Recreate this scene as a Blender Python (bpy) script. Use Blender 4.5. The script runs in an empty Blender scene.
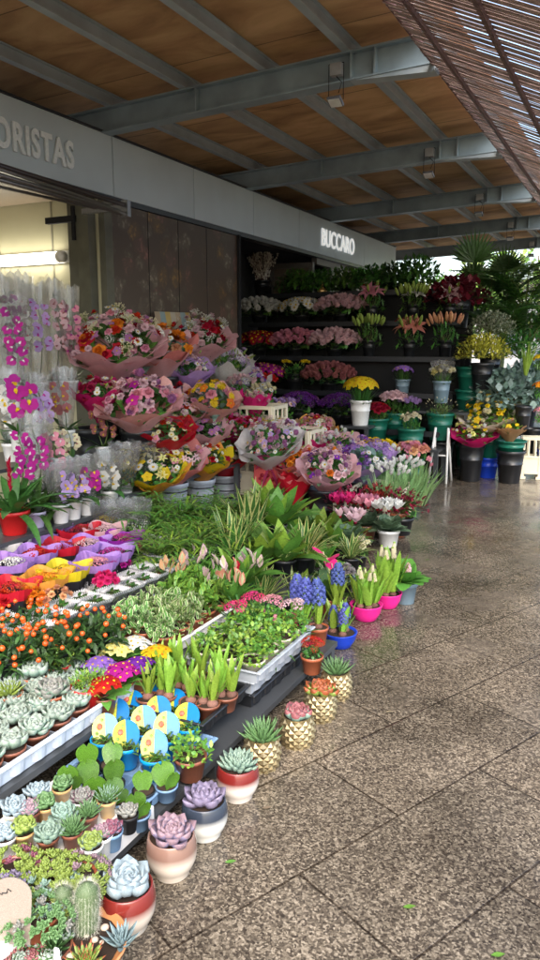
import bpy, math, random
from math import pi, sin, cos, radians as R_, sqrt, atan2
from mathutils import Vector, Matrix, Euler
rnd = random.Random(11)
sc = bpy.context.scene
COL = sc.collection

# ------------------------------------------------------------------ camera
CAMZ, PITCH, YAW, FPX = 1.5, R_(10.5), R_(26.8), 730.0
cam = bpy.data.cameras.new('camera'); camo = bpy.data.objects.new('camera', cam); COL.objects.link(camo)
cam.sensor_fit = 'VERTICAL'; cam.sensor_height = 36; cam.sensor_width = 36; cam.lens = 36*FPX/960
cam.clip_start = .05; cam.clip_end = 800
camo.location = (0, 0, CAMZ); camo.rotation_euler = (pi/2-PITCH, 0, YAW); sc.camera = camo
# ------------------------------------------------------------------ light
SUN_EL, SUN_AZ = R_(50), R_(150)        # azimuth measured from +Y towards +X: the light comes from the open side behind the viewer
w = bpy.data.worlds.new('World'); sc.world = w; w.use_nodes = True
nt = w.node_tree; bg = nt.nodes['Background']
sky = nt.nodes.new('ShaderNodeTexSky'); sky.sky_type = 'NISHITA'; sky.sun_disc = False
sky.sun_elevation = SUN_EL; sky.sun_rotation = SUN_AZ; sky.air_density = 1.2; sky.dust_density = 4.0; sky.ozone_density = 1.0
nt.links.new(sky.outputs[0], bg.inputs[0]); bg.inputs[1].default_value = 0.15
sl = bpy.data.lights.new('sun', 'SUN'); sl.energy = .5; sl.angle = R_(60); sl.color = (1, .96, .9)
so = bpy.data.objects.new('sun', sl); COL.objects.link(so)
sd = Vector((sin(SUN_AZ)*cos(SUN_EL), cos(SUN_AZ)*cos(SUN_EL), sin(SUN_EL)))
so.rotation_euler = sd.to_track_quat('Z', 'Y').to_euler(); so.location = (6, -6, 9)
sc.view_settings.view_transform = 'Standard'; sc.view_settings.look = 'None'
sc.view_settings.gamma = 1; sc.view_settings.use_curve_mapping = False
sc.view_settings.exposure = 2.08
sc.render.engine = 'CYCLES'
cy = sc.cycles; cy.max_bounces = 7; cy.diffuse_bounces = 3; cy.glossy_bounces = 3; cy.transmission_bounces = 4
cy.transparent_max_bounces = 14; cy.use_denoising = True; cy.sample_clamp_indirect = 4; cy.caustics_reflective = False; cy.caustics_refractive = False

# ------------------------------------------------------------------ placing
_ca, _sa, _cp, _sp = cos(YAW), sin(YAW), cos(PITCH), sin(PITCH)
def ray(x, y):
    r = x-270; u = 480-y; fw = FPX*_cp+u*_sp
    return Vector((r*_ca-fw*_sa, fw*_ca+r*_sa, u*_cp-FPX*_sp))
def at(x, y, z):
    d = ray(x, y); return Vector((0, 0, CAMZ))+d*((z-CAMZ)/d.z)
def atY(x, y, Y):
    d = ray(x, y); return Vector((0, 0, CAMZ))+d*(Y/d.y)
def atX(x, y, X):
    d = ray(x, y); return Vector((0, 0, CAMZ))+d*(X/d.x)
BANDS = [(-1.19, 9, 0.0), (-1.64, -1.19, .09), (-2.03, -1.64, .2), (-2.85, -2.03, .25), (-3.45, -2.85, .5), (-4.1, -3.45, .75)]
def on(x, y, hc):
    "the point of the stepped staging under what shows at this height above its step"
    best = None
    for x0, x1, z in BANDS:
        p = at(x, y, z+hc) if z+hc < CAMZ-.1 else None
        if p is None: continue
        e = max(0, x0-p.x, p.x-x1)
        if best is None or e < best[0]-1e-6: best = (e, Vector((p.x, p.y, z)))
    b = best[1]
    if (b.x > -1.6 and b.y > 3.1) or (b.x > -2.03 and b.y > 3.75): b = at(x, y, hc); b.z = 0
    return b
def low(x, y, z, hc):
    p = at(x, y, z+hc); return Vector((p.x, p.y, z))

# ------------------------------------------------------------------ materials
MC = {}
def newmat(k):
    m = bpy.data.materials.new(k); m.use_nodes = True; n = m.node_tree
    return m, n, n.nodes['Principled BSDF'], n.nodes['Material Output']
def N(n, t, **kw):
    x = n.nodes.new(t)
    for a, b in kw.items():
        if isinstance(b, (int, float, tuple, str)) and a in x.inputs.keys(): x.inputs[a].default_value = b
        else: setattr(x, a, b)
    return x
def c4(c): return (c[0], c[1], c[2], 1)
def mat(c, kind='plain', c2=None, rough=None, sc_=40, var=None):
    key = (tuple(c), kind, tuple(c2) if c2 else None, rough, sc_, var)
    if key in MC: return MC[key]
    m, n, b, out = newmat(kind+'_surface'); L = n.links.new
    dm = {'succ': .56, 'petal': .8, 'paper': .92}.get(kind, 1); c = tuple(x*dm for x in c); c2 = tuple(x*dm for x in c2) if c2 else None
    pr = {'leaf': (.42, .22, .22), 'petal': (.6, .35, .18), 'succ': (.5, .06, .15), 'paper': (.55, .35, .06), 'plastic': (.33, 0, .05),
          'plain': (.6, 0, .1), 'metal': (.35, 0, .08), 'ceramic': (.18, 0, .03), 'soil': (.95, 0, .5), 'matte': (.8, 0, .12), 'steel': (.5, 0, .1)}[kind]
    rg, tr, vr = pr
    if rough is not None: rg = rough
    if var is not None: vr = var
    tc = N(n, 'ShaderNodeTexCoord'); oi = N(n, 'ShaderNodeObjectInfo')
    add = N(n, 'ShaderNodeVectorMath', operation='ADD'); L(tc.outputs['Object'], add.inputs[0]); 
    mul = N(n, 'ShaderNodeVectorMath', operation='SCALE'); mul.inputs[3].default_value = 1
    cmb = N(n, 'ShaderNodeCombineXYZ'); L(oi.outputs['Random'], cmb.inputs[0]); L(oi.outputs['Random'], cmb.inputs[1]); L(cmb.outputs[0], mul.inputs[0])
    mul.inputs[3].default_value = 13; L(mul.outputs[0], add.inputs[1])
    no = N(n, 'ShaderNodeTexNoise'); no.inputs['Scale'].default_value = sc_*(.5 if kind == 'leaf' else 1); no.inputs['Detail'].default_value = 3; L(add.outputs[0], no.inputs['Vector'])
    rp = N(n, 'ShaderNodeValToRGB'); rp.color_ramp.elements[0].position = .3; rp.color_ramp.elements[1].position = .7
    a = [max(0, x*(1-vr)) for x in c]; d = [min(.95, x*(1+vr)+.01*vr) for x in (c2 or c)]
    rp.color_ramp.elements[0].color = c4(a); rp.color_ramp.elements[1].color = c4(d); L(no.outputs[0], rp.inputs[0])
    hs = N(n, 'ShaderNodeHueSaturation'); L(rp.outputs[0], hs.inputs['Color'])
    mr = N(n, 'ShaderNodeMapRange'); L(oi.outputs['Random'], mr.inputs[0]); mr.inputs[3].default_value = 1-vr*.7; mr.inputs[4].default_value = 1+vr*.7; L(mr.outputs[0], hs.inputs['Value'])
    if kind in ('leaf', 'petal'):
        mh = N(n, 'ShaderNodeMapRange'); L(oi.outputs['Random'], mh.inputs[0]); q = .02 if kind == 'leaf' else .012
        mh.inputs[3].default_value = .5-q; mh.inputs[4].default_value = .5+q; L(mh.outputs[0], hs.inputs['Hue'])
    L(hs.outputs[0], b.inputs['Base Color']); b.inputs['Roughness'].default_value = rg
    b.inputs['Specular IOR Level'].default_value = .5 if kind not in ('petal', 'soil', 'matte') else .2
    if kind == 'metal': b.inputs['Metallic'].default_value = .85
    if kind == 'ceramic': b.inputs['Coat Weight'].default_value = .3
    if tr:
        t = N(n, 'ShaderNodeBsdfTranslucent'); L(hs.outputs[0], t.inputs[0]); mx = N(n, 'ShaderNodeMixShader'); mx.inputs[0].default_value = tr
        L(b.outputs[0], mx.inputs[1]); L(t.outputs[0], mx.inputs[2]); L(mx.outputs[0], out.inputs[0])
    if kind in ('leaf', 'succ', 'paper', 'matte', 'petal', 'steel'):
        bp = N(n, 'ShaderNodeBump'); bp.inputs['Strength'].default_value = .12 if kind == 'leaf' else .22; bp.inputs['Distance'].default_value = .004; L(no.outputs[0], bp.inputs['Height']); L(bp.outputs[0], b.inputs['Normal'])
    MC[key] = m; return m
def zgrad(cs, z0, z1, rough=.2, sharp=(.4, .6)):
    "a glaze that changes colour up the pot"
    key = ('zg', tuple(map(tuple, cs)), z0, z1, sharp)
    if key in MC: return MC[key]
    m, n, b, out = newmat('glaze'); L = n.links.new
    tc = N(n, 'ShaderNodeTexCoord'); sp = N(n, 'ShaderNodeSeparateXYZ'); L(tc.outputs['Object'], sp.inputs[0])
    no = N(n, 'ShaderNodeTexNoise'); no.inputs['Scale'].default_value = 60; L(tc.outputs['Object'], no.inputs['Vector'])
    ad = N(n, 'ShaderNodeMath', operation='MULTIPLY_ADD'); L(no.outputs[0], ad.inputs[0]); ad.inputs[1].default_value = .01; L(sp.outputs[2], ad.inputs[2])
    mr = N(n, 'ShaderNodeMapRange'); L(ad.outputs[0], mr.inputs[0]); mr.inputs[1].default_value = z0; mr.inputs[2].default_value = z1
    rp = N(n, 'ShaderNodeValToRGB'); e = rp.color_ramp.elements; e[0].position = sharp[0]; e[1].position = sharp[1]; e[0].color = c4(cs[0]); e[1].color = c4(cs[1])
    L(mr.outputs[0], rp.inputs[0]); L(rp.outputs[0], b.inputs['Base Color']); b.inputs['Roughness'].default_value = rough; b.inputs['Coat Weight'].default_value = .4
    MC[key] = m; return m
def film():
    if 'film' in MC: return MC['film']
    m, n, b, out = newmat('cellophane'); L = n.links.new
    t = N(n, 'ShaderNodeBsdfTransparent'); t.inputs[0].default_value = (.97, .97, .97, 1)
    g = N(n, 'ShaderNodeBsdfGlossy'); g.inputs['Roughness'].default_value = .12; g.inputs[0].default_value = (1, 1, 1, 1)
    df = N(n, 'ShaderNodeBsdfTranslucent'); df.inputs[0].default_value = (.85, .85, .85, 1); d2 = N(n, 'ShaderNodeBsdfDiffuse'); d2.inputs[0].default_value = (.9, .9, .9, 1)
    md = N(n, 'ShaderNodeMixShader'); L(df.outputs[0], md.inputs[1]); L(d2.outputs[0], md.inputs[2])
    tc = N(n, 'ShaderNodeTexCoord'); mp = N(n, 'ShaderNodeMapping'); mp.inputs['Scale'].default_value = (22, 22, 3.5); L(tc.outputs['Object'], mp.inputs[0])
    no = N(n, 'ShaderNodeTexNoise'); no.inputs['Scale'].default_value = 1.5; no.inputs['Detail'].default_value = 4; no.inputs['Distortion'].default_value = 1.2; L(mp.outputs[0], no.inputs['Vector'])
    rp = N(n, 'ShaderNodeValToRGB'); e = rp.color_ramp.elements; e[0].position = .5; e[1].position = .74; e[0].color = (.05, .05, .05, 1); e[1].color = (.27, .27, .27, 1); L(no.outputs[0], rp.inputs[0])
    m1 = N(n, 'ShaderNodeMixShader'); L(rp.outputs[0], m1.inputs[0]); L(t.outputs[0], m1.inputs[1]); L(md.outputs[0], m1.inputs[2])
    bp = N(n, 'ShaderNodeBump'); bp.inputs['Strength'].default_value = .9; bp.inputs['Distance'].default_value = .02; L(no.outputs[0], bp.inputs['Height']); L(bp.outputs[0], g.inputs['Normal'])
    fr = N(n, 'ShaderNodeLayerWeight'); fr.inputs[0].default_value = .22; L(bp.outputs[0], fr.inputs['Normal'])
    m2 = N(n, 'ShaderNodeMixShader'); L(fr.outputs['Fresnel'], m2.inputs[0]); L(m1.outputs[0], m2.inputs[1]); L(g.outputs[0], m2.inputs[2]); L(m2.outputs[0], out.inputs[0])
    MC['film'] = m; return m

# ------------------------------------------------------------------ mesh builder
PR = {'oval': (.1, .6, .95, 1, .8, .45, .02), 'lance': (.3, .75, 1, .85, .6, .3, .02), 'strap': (.7, .9, 1, 1, .92, .65, .06), 'round': (.3, .85, 1, 1, .95, .7, .2),
      'petal': (.22, .5, .78, .97, 1, .8, .3), 'heart': (.35, .75, 1, 1.05, 1, .85, .5), 'blade': (1, .95, .85, .7, .5, .28, .02), 'spoon': (.3, .4, .6, .85, 1, .8, .06)}
def pf(pr, t):
    a = PR[pr]; x = t*6; i = min(5, int(x)); return a[i]+(a[i+1]-a[i])*(x-i)
V = Vector
def perp(d):
    n = V((0, 0, 1))-d*d.z
    if n.length < .05: n = V((1, 0, 0))-d*d.x
    return n.normalized()
class M:
    def __init__(s): s.v = []; s.f = []; s.m = []
    def grid(s, rows, mi=0, closed=False, cm=None, rm=None):
        b = len(s.v); nc = len(rows[0])
        for r in rows: s.v.extend(tuple(p) for p in r)
        for i in range(len(rows)-1):
            for j in range(nc if closed else nc-1):
                k = (j+1) % nc
                s.f.append((b+i*nc+j, b+i*nc+k, b+(i+1)*nc+k, b+(i+1)*nc+j))
                s.m.append(cm[j] if cm else (rm[i] if rm else mi))
    def leaf(s, p, d, L, W, pr='oval', bend=0., fold=.15, seg=4, mi=0, edge=None, n=None, tip=None):
        p = V(p); d = V(d).normalized(); n = perp(d) if n is None else V(n)
        n = (n-d*n.dot(d)); n = n.normalized() if n.length > 1e-4 else perp(d); sd_ = d.cross(n)
        rows = []; pos = p.copy(); os_ = (-1, -.62, 0, .62, 1) if edge is not None else (-1, 0, 1)
        for i in range(seg+1):
            t = i/seg; a = bend*t; dd = d*cos(a)-n*sin(a); nn = n*cos(a)+d*sin(a)
            if i: pos = pos+dd*(L/seg)
            w_ = W*.5*pf(pr, t)
            rows.append([pos+sd_*(o*w_)+nn*(fold*w_*abs(o)) for o in os_])
        if edge is not None: s.grid(rows, cm=[edge, mi, mi, edge])
        elif tip is not None: s.grid(rows, rm=[mi]*(seg-1)+[tip])
        else: s.grid(rows, mi)
    def fat(s, p, d, L, W, T=.4, pr='oval', bend=0., mi=0, tip=None, seg=5, n=None, cup=.25):
        p = V(p); d = V(d).normalized(); n = perp(d) if n is None else V(n); n = n-d*n.dot(d); n = n.normalized() if n.length > 1e-4 else perp(d); sd_ = d.cross(n)
        rows = []; pos = p.copy()
        for i in range(seg+1):
            t = i/seg; a = bend*t; dd = d*cos(a)-n*sin(a); nn = n*cos(a)+d*sin(a)
            if i: pos = pos+dd*(L/seg)
            w_ = W*.5*pf(pr, t); th = w_*T
            rows.append([pos+sd_*(-w_)+nn*cup*w_, pos+nn*th*.25, pos+sd_*w_+nn*cup*w_, pos+sd_*w_*.55-nn*th, pos-nn*th*1.35, pos-sd_*w_*.55-nn*th])
        s.grid(rows, mi, closed=True, rm=[mi]*(seg-1)+[tip] if tip is not None else None)
        b = len(s.v); s.f.append(tuple(b-6+i for i in range(6))); s.m.append(tip if tip is not None else mi)
    def lathe(s, prof, n=20, mi=0, c=(0, 0, 0), rm=None, wob=None, cap=False):
        rows = []
        for r, z in prof:
            rows.append([(c[0]+cos(2*pi*j/n)*r*(wob(j/n, z) if wob else 1), c[1]+sin(2*pi*j/n)*r*(wob(j/n, z) if wob else 1), c[2]+z) for j in range(n)])
        s.grid(rows, mi, closed=True, rm=rm)
        if cap:
            b = len(s.v); s.f.append(tuple(b-n+i for i in range(n))); s.m.append(mi)
    def tube(s, pts, r0, r1=None, n=5, mi=0):
        pts = [V(p) for p in pts]; r1 = r0 if r1 is None else r1; rows = []
        for i, p in enumerate(pts):
            d = (pts[min(i+1, len(pts)-1)]-pts[max(0, i-1)]).normalized(); a = perp(d); b = d.cross(a); r = r0+(r1-r0)*i/max(1, len(pts)-1)
            rows.append([p+a*cos(2*pi*j/n)*r+b*sin(2*pi*j/n)*r for j in range(n)])
        s.grid(rows, mi, closed=True); b = len(s.v)
        s.f.append(tuple(b-n+i for i in range(n))); s.m.append(mi)
        s.f.append(tuple(b-len(pts)*n+i for i in reversed(range(n)))); s.m.append(mi)
    def box(s, x0, x1, y0, y1, z0, z1, mi=0):
        b = len(s.v); s.v += [(x, y, z) for z in (z0, z1) for y in (y0, y1) for x in (x0, x1)]
        for f in ((0, 2, 3, 1), (4, 5, 7, 6), (0, 1, 5, 4), (2, 6, 7, 3), (0, 4, 6, 2), (1, 3, 7, 5)): s.f.append(tuple(b+i for i in f)); s.m.append(mi)
    def ball(s, c, r, mi=0, n=8, m=5, sz=1, rn=0):
        c = V(c); rows = []
        for i in range(m+1):
            a = -pi/2+pi*i/m; rr = max(cos(a), .02)*r
            rows.append([c+V((cos(2*pi*j/n)*rr, sin(2*pi*j/n)*rr, sin(a)*r*sz)) for j in range(n)])
        s.grid(rows, mi, closed=True)
    def done(s, name='mesh', smooth=True):
        me = bpy.data.meshes.new(name); me.from_pydata(s.v, [], s.f); k = max(s.m)+1 if s.m else 1
        for _ in range(k): me.materials.append(None)
        me.polygons.foreach_set('material_index', s.m)
        me.polygons.foreach_set('use_smooth', [smooth]*len(s.f)); me.update(); return me
GEO = {}
def geo(key, fn, smooth=True):
    if key not in GEO:
        m = M(); st = rnd.getstate(); rnd.seed(str(key)); fn(m); rnd.setstate(st); GEO[key] = m.done('shape', smooth)
    return GEO[key]
_ids = {}
def link(name, data, mats=()):
    o = bpy.data.objects.new(name, data); COL.objects.link(o)
    for i, mt in enumerate(mats):
        if i < len(o.material_slots): sl_ = o.material_slots[i]; sl_.link = 'OBJECT'; sl_.material = mt
    return o
LABELS = {}
def T(name, label, cat, loc=(0, 0, 0), rot=(0, 0, 0), group=None, s=1):
    o = bpy.data.objects.new(name, None); o.empty_display_size = .05; COL.objects.link(o); o.location = loc
    o.rotation_euler = rot if isinstance(rot, (tuple, list)) else (0, 0, rot); o.scale = (s, s, s)
    o['label'] = label; o['category'] = cat
    if group: o['group'] = group
    LABELS.setdefault(label, []).append(name); return o
def A(par, name, me, mats, loc=(0, 0, 0), rot=(0, 0, 0), s=1, label=None):
    o = link(name, me, mats); o.parent = par; o.location = loc; o.rotation_euler = rot; o.scale = (s, s, s) if isinstance(s, (int, float)) else s
    if label: o['label'] = label
    return o
def kind(o, k): o['kind'] = k; return o
def aim(d, spin=0):
    return (V(d).to_track_quat('Z', 'Y') @ Euler((0, 0, spin)).to_quaternion()).to_euler()
def cap(n, ang, jit=.12):
    out = []
    for i in range(n):
        t = (i+.5)/n; th = ang*sqrt(t)+rnd.uniform(-jit, jit)*.5; ph = i*2.39996+rnd.uniform(-jit, jit)
        out.append(V((sin(th)*cos(ph), sin(th)*sin(ph), cos(th))))
    return out
def ru(a, b): return rnd.uniform(a, b)
def rdir(up=0.):
    while 1:
        d = V((ru(-1, 1), ru(-1, 1), ru(-1, 1)))
        if .05 < d.length < 1: d.normalize(); d.z += up; return d.normalized()
# palette
G = dict(dark=(.028, .075, .022), mid=(.055, .15, .03), lime=(.22, .38, .045), fresh=(.1, .26, .04), sage=(.27, .4, .33), blue=(.33, .47, .5), olive=(.13, .18, .05), deep=(.02, .055, .025), euc=(.16, .26, .22))
def lf(k): return mat(G[k], 'leaf')
P_ = dict(red=(.55, .012, .018), crimson=(.35, .008, .03), pink=(.8, .32, .42), hot=(.75, .03, .2), magenta=(.5, .02, .3), lpink=(.85, .58, .62), white=(.85, .85, .8), cream=(.85, .78, .52), yellow=(.85, .6, .02),
          pale=(.85, .8, .3), orange=(.85, .25, .02), purple=(.2, .03, .38), violet=(.33, .16, .6), lilac=(.55, .38, .72), mauve=(.5, .2, .42), blue=(.16, .2, .62), peach=(.85, .45, .25), maroon=(.12, .01, .03), salmon=(.75, .3, .22), dusk=(.45, .16, .16), lime=(.4, .55, .12))
def pt(k): return mat(P_[k], 'petal')
SOIL = mat((.035, .022, .015), 'soil', sc_=120)
FILM = None
# ------------------------------------------------------------------ flowers (slots: 0 petal, 1 centre, 2 green)
def f_rose(m, v=0):
    m.ball((0, 0, -.1), .42, 0, 8, 4, .9)
    for k, (n, r, t, L) in enumerate(((3, .1, 78, .7), (4, .2, 66, .85), (5, .3, 48, .95), (6, .3, 25, 1.0))):
        for i in range(n):
            a = 2*pi*(i+.5*k)/n+ru(-.1, .1); e = R_(t+ru(-6, 6)); d = V((cos(a)*cos(e), sin(a)*cos(e), sin(e)))
            m.leaf((cos(a)*r*.6, sin(a)*r*.6, -.35), d, L, .95, 'petal', -.5 if k < 3 else .5, .25, 3, 0, n=V((-cos(a), -sin(a), .3)))
def f_daisy(m, n=15, L=1., c=.3):
    for i in range(n):
        a = 2*pi*i/n+ru(-.08, .08); e = ru(.05, .35); m.leaf((cos(a)*c*.6, sin(a)*c*.6, 0), (cos(a), sin(a), e), L-.2, .36, 'petal', .2, .12, 2, 0)
    m.ball((0, 0, .05), c, 1, 8, 4, .5)
def f_mum(m):
    for i, d in enumerate(cap(64, 2.1, .1)):
        q = d.copy(); m.leaf(q*.35, q+V((0, 0, .25)), .62, .3, 'petal', -.7, .3, 2, 0, n=V((0, 0, 1)))
    m.ball((0, 0, 0), .55, 0, 8, 5)
def f_five(m, n=5, W=.85, e=.12, c=.2):
    for i in range(n):
        a = 2*pi*i/n; m.leaf((cos(a)*.08, sin(a)*.08, 0), (cos(a), sin(a), e), .95, W, 'round', .3, .1, 3, 0)
    m.ball((0, 0, .04), c, 1, 6, 3, .5)
def f_orchid(m):
    for i in range(3):
        a = pi/2+2*pi*i/3; m.leaf((0, 0, 0), (cos(a), sin(a), .12), .98, .62, 'petal', .15, .1, 3, 0)
    for a in (0.12, pi-.12): m.leaf((0, 0, .03), (cos(a), sin(a), .2), 1.0, 1.15, 'round', .35, .08, 4, 0)
    m.leaf((0, 0, .06), (0, -.8, .7), .5, .42, 'petal', 1.1, .5, 3, 1); m.ball((0, 0, .14), .13, 1, 6, 3)
def f_lily(m):
    for i in range(6):
        a = 2*pi*i/6+.1; e = 1.0 if i % 2 else .85; m.leaf((0, 0, -.5), (cos(a)*.5, sin(a)*.5, e), 1.25, .52, 'lance', 1.35, .12, 5, 0, n=V((cos(a), sin(a), -.5))*-1)
    for i in range(6):
        a = 2*pi*i/6; m.tube([(0, 0, -.4), (cos(a)*.12, sin(a)*.12, .2), (cos(a)*.22, sin(a)*.22, .45)], .018, n=3, mi=2); m.ball((cos(a)*.22, sin(a)*.22, .46), .05, 1, 4, 3)
def f_bud(m):
    m.lathe([(.02, 0), (.12, .1), (.19, .45), (.2, .75), (.12, 1.05), (.02, 1.2)], 7, 0)
def f_tulip(m):
    for k in range(2):
        for i in range(3):
            a = 2*pi*(i+.5*k)/3; m.leaf((cos(a)*.12, sin(a)*.12, 0), (cos(a)*.55, sin(a)*.55, .9), 1.25, .8, 'oval', -.75, .35, 4, 0, n=V((-cos(a), -sin(a), .4)))
    m.ball((0, 0, .12), .25, 0, 6, 4)
def f_cycl(m):
    for i in range(5):
        a = 2*pi*i/5+ru(-.2, .2); m.leaf((cos(a)*.1, sin(a)*.1, 0), (cos(a)*.55, sin(a)*.55, 1), 1.2, .75, 'oval', ru(-.3, .3), .2, 4, 0, n=V((-cos(a), -sin(a), .3)))
    m.ball((0, 0, -.05), .2, 1, 6, 3)
def f_cluster(m, n=26, r=.2):
    for i, d in enumerate(cap(n, 1.5, .15)):
        c = V((d.x, d.y, d.z*.55)); q = perp(d); b = d.cross(q)
        for k in range(4):
            a = 2*pi*k/4+i; m.leaf(c, q*cos(a)+b*sin(a)+d*.15, r, r*.8, 'round', .2, .1, 2, 0, n=d)
        m.ball(c, r*.18, 1, 4, 2)
def f_hyac(m):
    m.tube([(0, 0, -.3), (0, 0, 1.9)], .16, .08, 6, 1)
    for k in range(8):
        z = .12+k*.235; n = 7 if k < 6 else 5; rr = .58 if k < 5 else .58-.12*(k-4)
        for i in range(n):
            a = 2*pi*(i+.5*(k % 2))/n+ru(-.12, .12); el = ru(-.1, .3)+(.5 if k == 7 else 0); c = V((cos(a)*rr, sin(a)*rr, z+ru(-.03, .03))); d = V((cos(a), sin(a), el)).normalized(); q = perp(d); b = d.cross(q)
            m.tube([(cos(a)*.1, sin(a)*.1, z-.03), c], .05, .085, 5, 0)
            for j in range(6): t = 2*pi*j/6; m.leaf(c, (q*cos(t)+b*sin(t))*1+d*.25, .24, .1, 'lance', 1.0, .1, 3, 0, n=d)
def f_hbud(m):
    m.tube([(0, 0, -.3), (0, 0, 1.5)], .12, .06, 5, 1)
    for k in range(9):
        z = .1+k*.17; rr = .3*(1-.085*k)
        for i in range(7):
            a = 2*pi*(i+.5*(k % 2))/7; m.ball((cos(a)*rr, sin(a)*rr, z+.05), .12, 0 if k < 8 else 1, 5, 4, 1.4)
def f_spray(m, n=26):
    for i in range(n):
        d = rdir(1.0); p = V((d.x, d.y, d.z*.9))*ru(.55, 1); m.tube([(0, 0, -.5), p*.5+V((0, 0, -.1)), p], .012, n=3, mi=1)
        for k in range(5): q = p+V((ru(-.13, .13), ru(-.13, .13), ru(-.1, .1))); m.ball(q, .055, 0, 5, 3)
def f_carn(m):
    for k, (n, e) in enumerate(((7, 75), (9, 50), (11, 25), (10, 5))):
        for i in range(n):
            a = 2*pi*(i+.4*k)/n; el = R_(e+ru(-10, 10)); m.leaf((0, 0, -.25), (cos(a)*cos(el), sin(a)*cos(el), sin(el)), .9+.1*sin(i*2.1), .55, 'petal', .25, .35*(-1)**i, 3, 0, n=V((-cos(a), -sin(a), .3)))
def f_plume(m):
    for i in range(110):
        t = i/110; a = i*2.4; rr = .28*(1-t)+.03; m.ball((cos(a)*rr, sin(a)*rr, t*1.6), .06, 0, 4, 3, 1.3)
    m.tube([(0, 0, -.5), (0, 0, 1.5)], .03, .01, 4, 1)
FL = dict(rose=f_rose, daisy=f_daisy, mum=f_mum, five=f_five, orchid=f_orchid, lily=f_lily, bud=f_bud, tulip=f_tulip, cycl=f_cycl, cluster=f_cluster, hyac=f_hyac, hbud=f_hbud, spray=f_spray, carn=f_carn, plume=f_plume)
CEN = {'white': 'yellow', 'yellow': 'orange', 'lilac': 'yellow'}
def flower(par, kd, col, loc, d, s, name='flower', cen=None, spin=None, v=None):
    v = rnd.randrange(3) if v is None else v
    me = geo(('fl', kd, v), FL[kd])
    return A(par, name, me, (pt(col), pt(cen or 'yellow'), lf('mid')), loc, aim(d, rnd.uniform(0, 6.28) if spin is None else spin), s)

# ------------------------------------------------------------------ foliage (slot 0 leaf, 1 edge / second tone, 2 stem)
def bush(n, L, W, pr='oval', H=1., shell=.55, bend=.7, up=.5, two=.3, seg=3, stems=7, edge=False, fold=.15, zs=0.):
    def fn(m):
        for i in range(n):
            d = rdir(up); d.z = abs(d.z); r = ru(shell, 1)**.7; p = V((d.x*r, d.y*r, zs+d.z*r*H))
            q = (d*ru(.4, 1.2)+rdir(.35)*.8); l = L*ru(.65, 1.2)
            m.leaf(p-q.normalized()*l*.5, q, l, W*ru(.7, 1.2), pr, bend*ru(.2, 1.4), fold, seg, 1 if (not edge and rnd.random() < two) else 0, edge=1 if edge else None)
        for i in range(stems):
            d = rdir(.8); d.z = abs(d.z); m.tube([(0, 0, 0), (d.x*.3, d.y*.3, d.z*H*.4+zs*.5), (d.x*.8, d.y*.8, d.z*H*.8+zs)], .022, .01, 4, 2)
    return fn
def blades(n, L, W, pr='blade', spread=.6, bend=.8, seg=6, edge=False, fold=.12, r0=.08, fill=.4, two=0):
    def fn(m):
        for i in range(n):
            a = i*2.4+ru(-.3, .3); t = (i+.5)/n; th = spread*(fill+(1-fill)*t)*ru(.8, 1.15); rr = r0*sqrt(t)
            d = V((sin(th)*cos(a), sin(th)*sin(a), cos(th)))
            m.leaf((cos(a)*rr, sin(a)*rr, 0), d, L*ru(.7, 1.1), W*ru(.8, 1.15), pr, bend*ru(.5, 1.3)*(.3+t), fold, seg, 1 if (not edge and rnd.random() < two) else 0, edge=1 if edge else None, n=V((-cos(a)*.9*cos(th), -sin(a)*.9*cos(th), sin(th)))*-1 if False else None)
    return fn
def rosette(n, W=.5, lo=12, hi=82, pr='spoon', T_=.35, bend=-.35, tip=True, pw=1., inner=.3, seg=5, cup=.3):
    def fn(m):
        for i in range(n):
            t = ((i+.5)/n)**pw; a = i*2.39996; e = R_(hi+(lo-hi)*t+ru(-4, 4)); L = inner+(1-inner)*t
            d = V((cos(a)*cos(e), sin(a)*cos(e), sin(e)))
            m.fat((cos(a)*.07*t, sin(a)*.07*t, .12*(1-t)), d, L, W*(.55+.45*t)*(1 if inner > .2 else 1), T_, pr, bend, 0, 1 if tip else None, seg, n=V((-cos(a)*sin(e), -sin(a)*sin(e), cos(e))), cup=cup)
    return fn

# ------------------------------------------------------------------ pots
def g_cup(m):      # rounded ceramic cup on a foot, radius 1, height 1.5
    m.lathe([(.0, 0), (.66, 0), (.7, .05), (.7, .17), (.86, .36), (.98, .62), (1.02, .9), (1.0, 1.2), (.93, 1.46), (.9, 1.5), (.85, 1.48), (.86, 1.3), (0, 1.28)], 32, 0)
def g_taper(m):    # plastic flower pot with rim, height 1.7
    m.lathe([(0, 0), (.7, 0), (.72, .03), (.92, 1.38), (1, 1.4), (1.02, 1.68), (.98, 1.7), (.95, 1.66), (.9, 1.5), (0, 1.48)], 24, 0)
def g_bucket(m):   # flower bucket, height 2.3
    m.lathe([(0, 0), (.7, 0), (.72, .04), (.86, 1.3), (.9, 1.32), (.9, 1.38), (.87, 1.4), (.95, 2.05), (1.02, 2.08), (1.04, 2.28), (1.0, 2.3), (.95, 2.26), (.9, 1.9), (.88, 1.7), (0, 1.7)], 28, 0)
def g_bowl(m):
    m.lathe([(0, 0), (.6, 0), (.66, .06), (.9, .5), (1, .95), (1.03, 1.0), (.98, 1.02), (.93, .9), (0, .85)], 32, 0)
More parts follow.
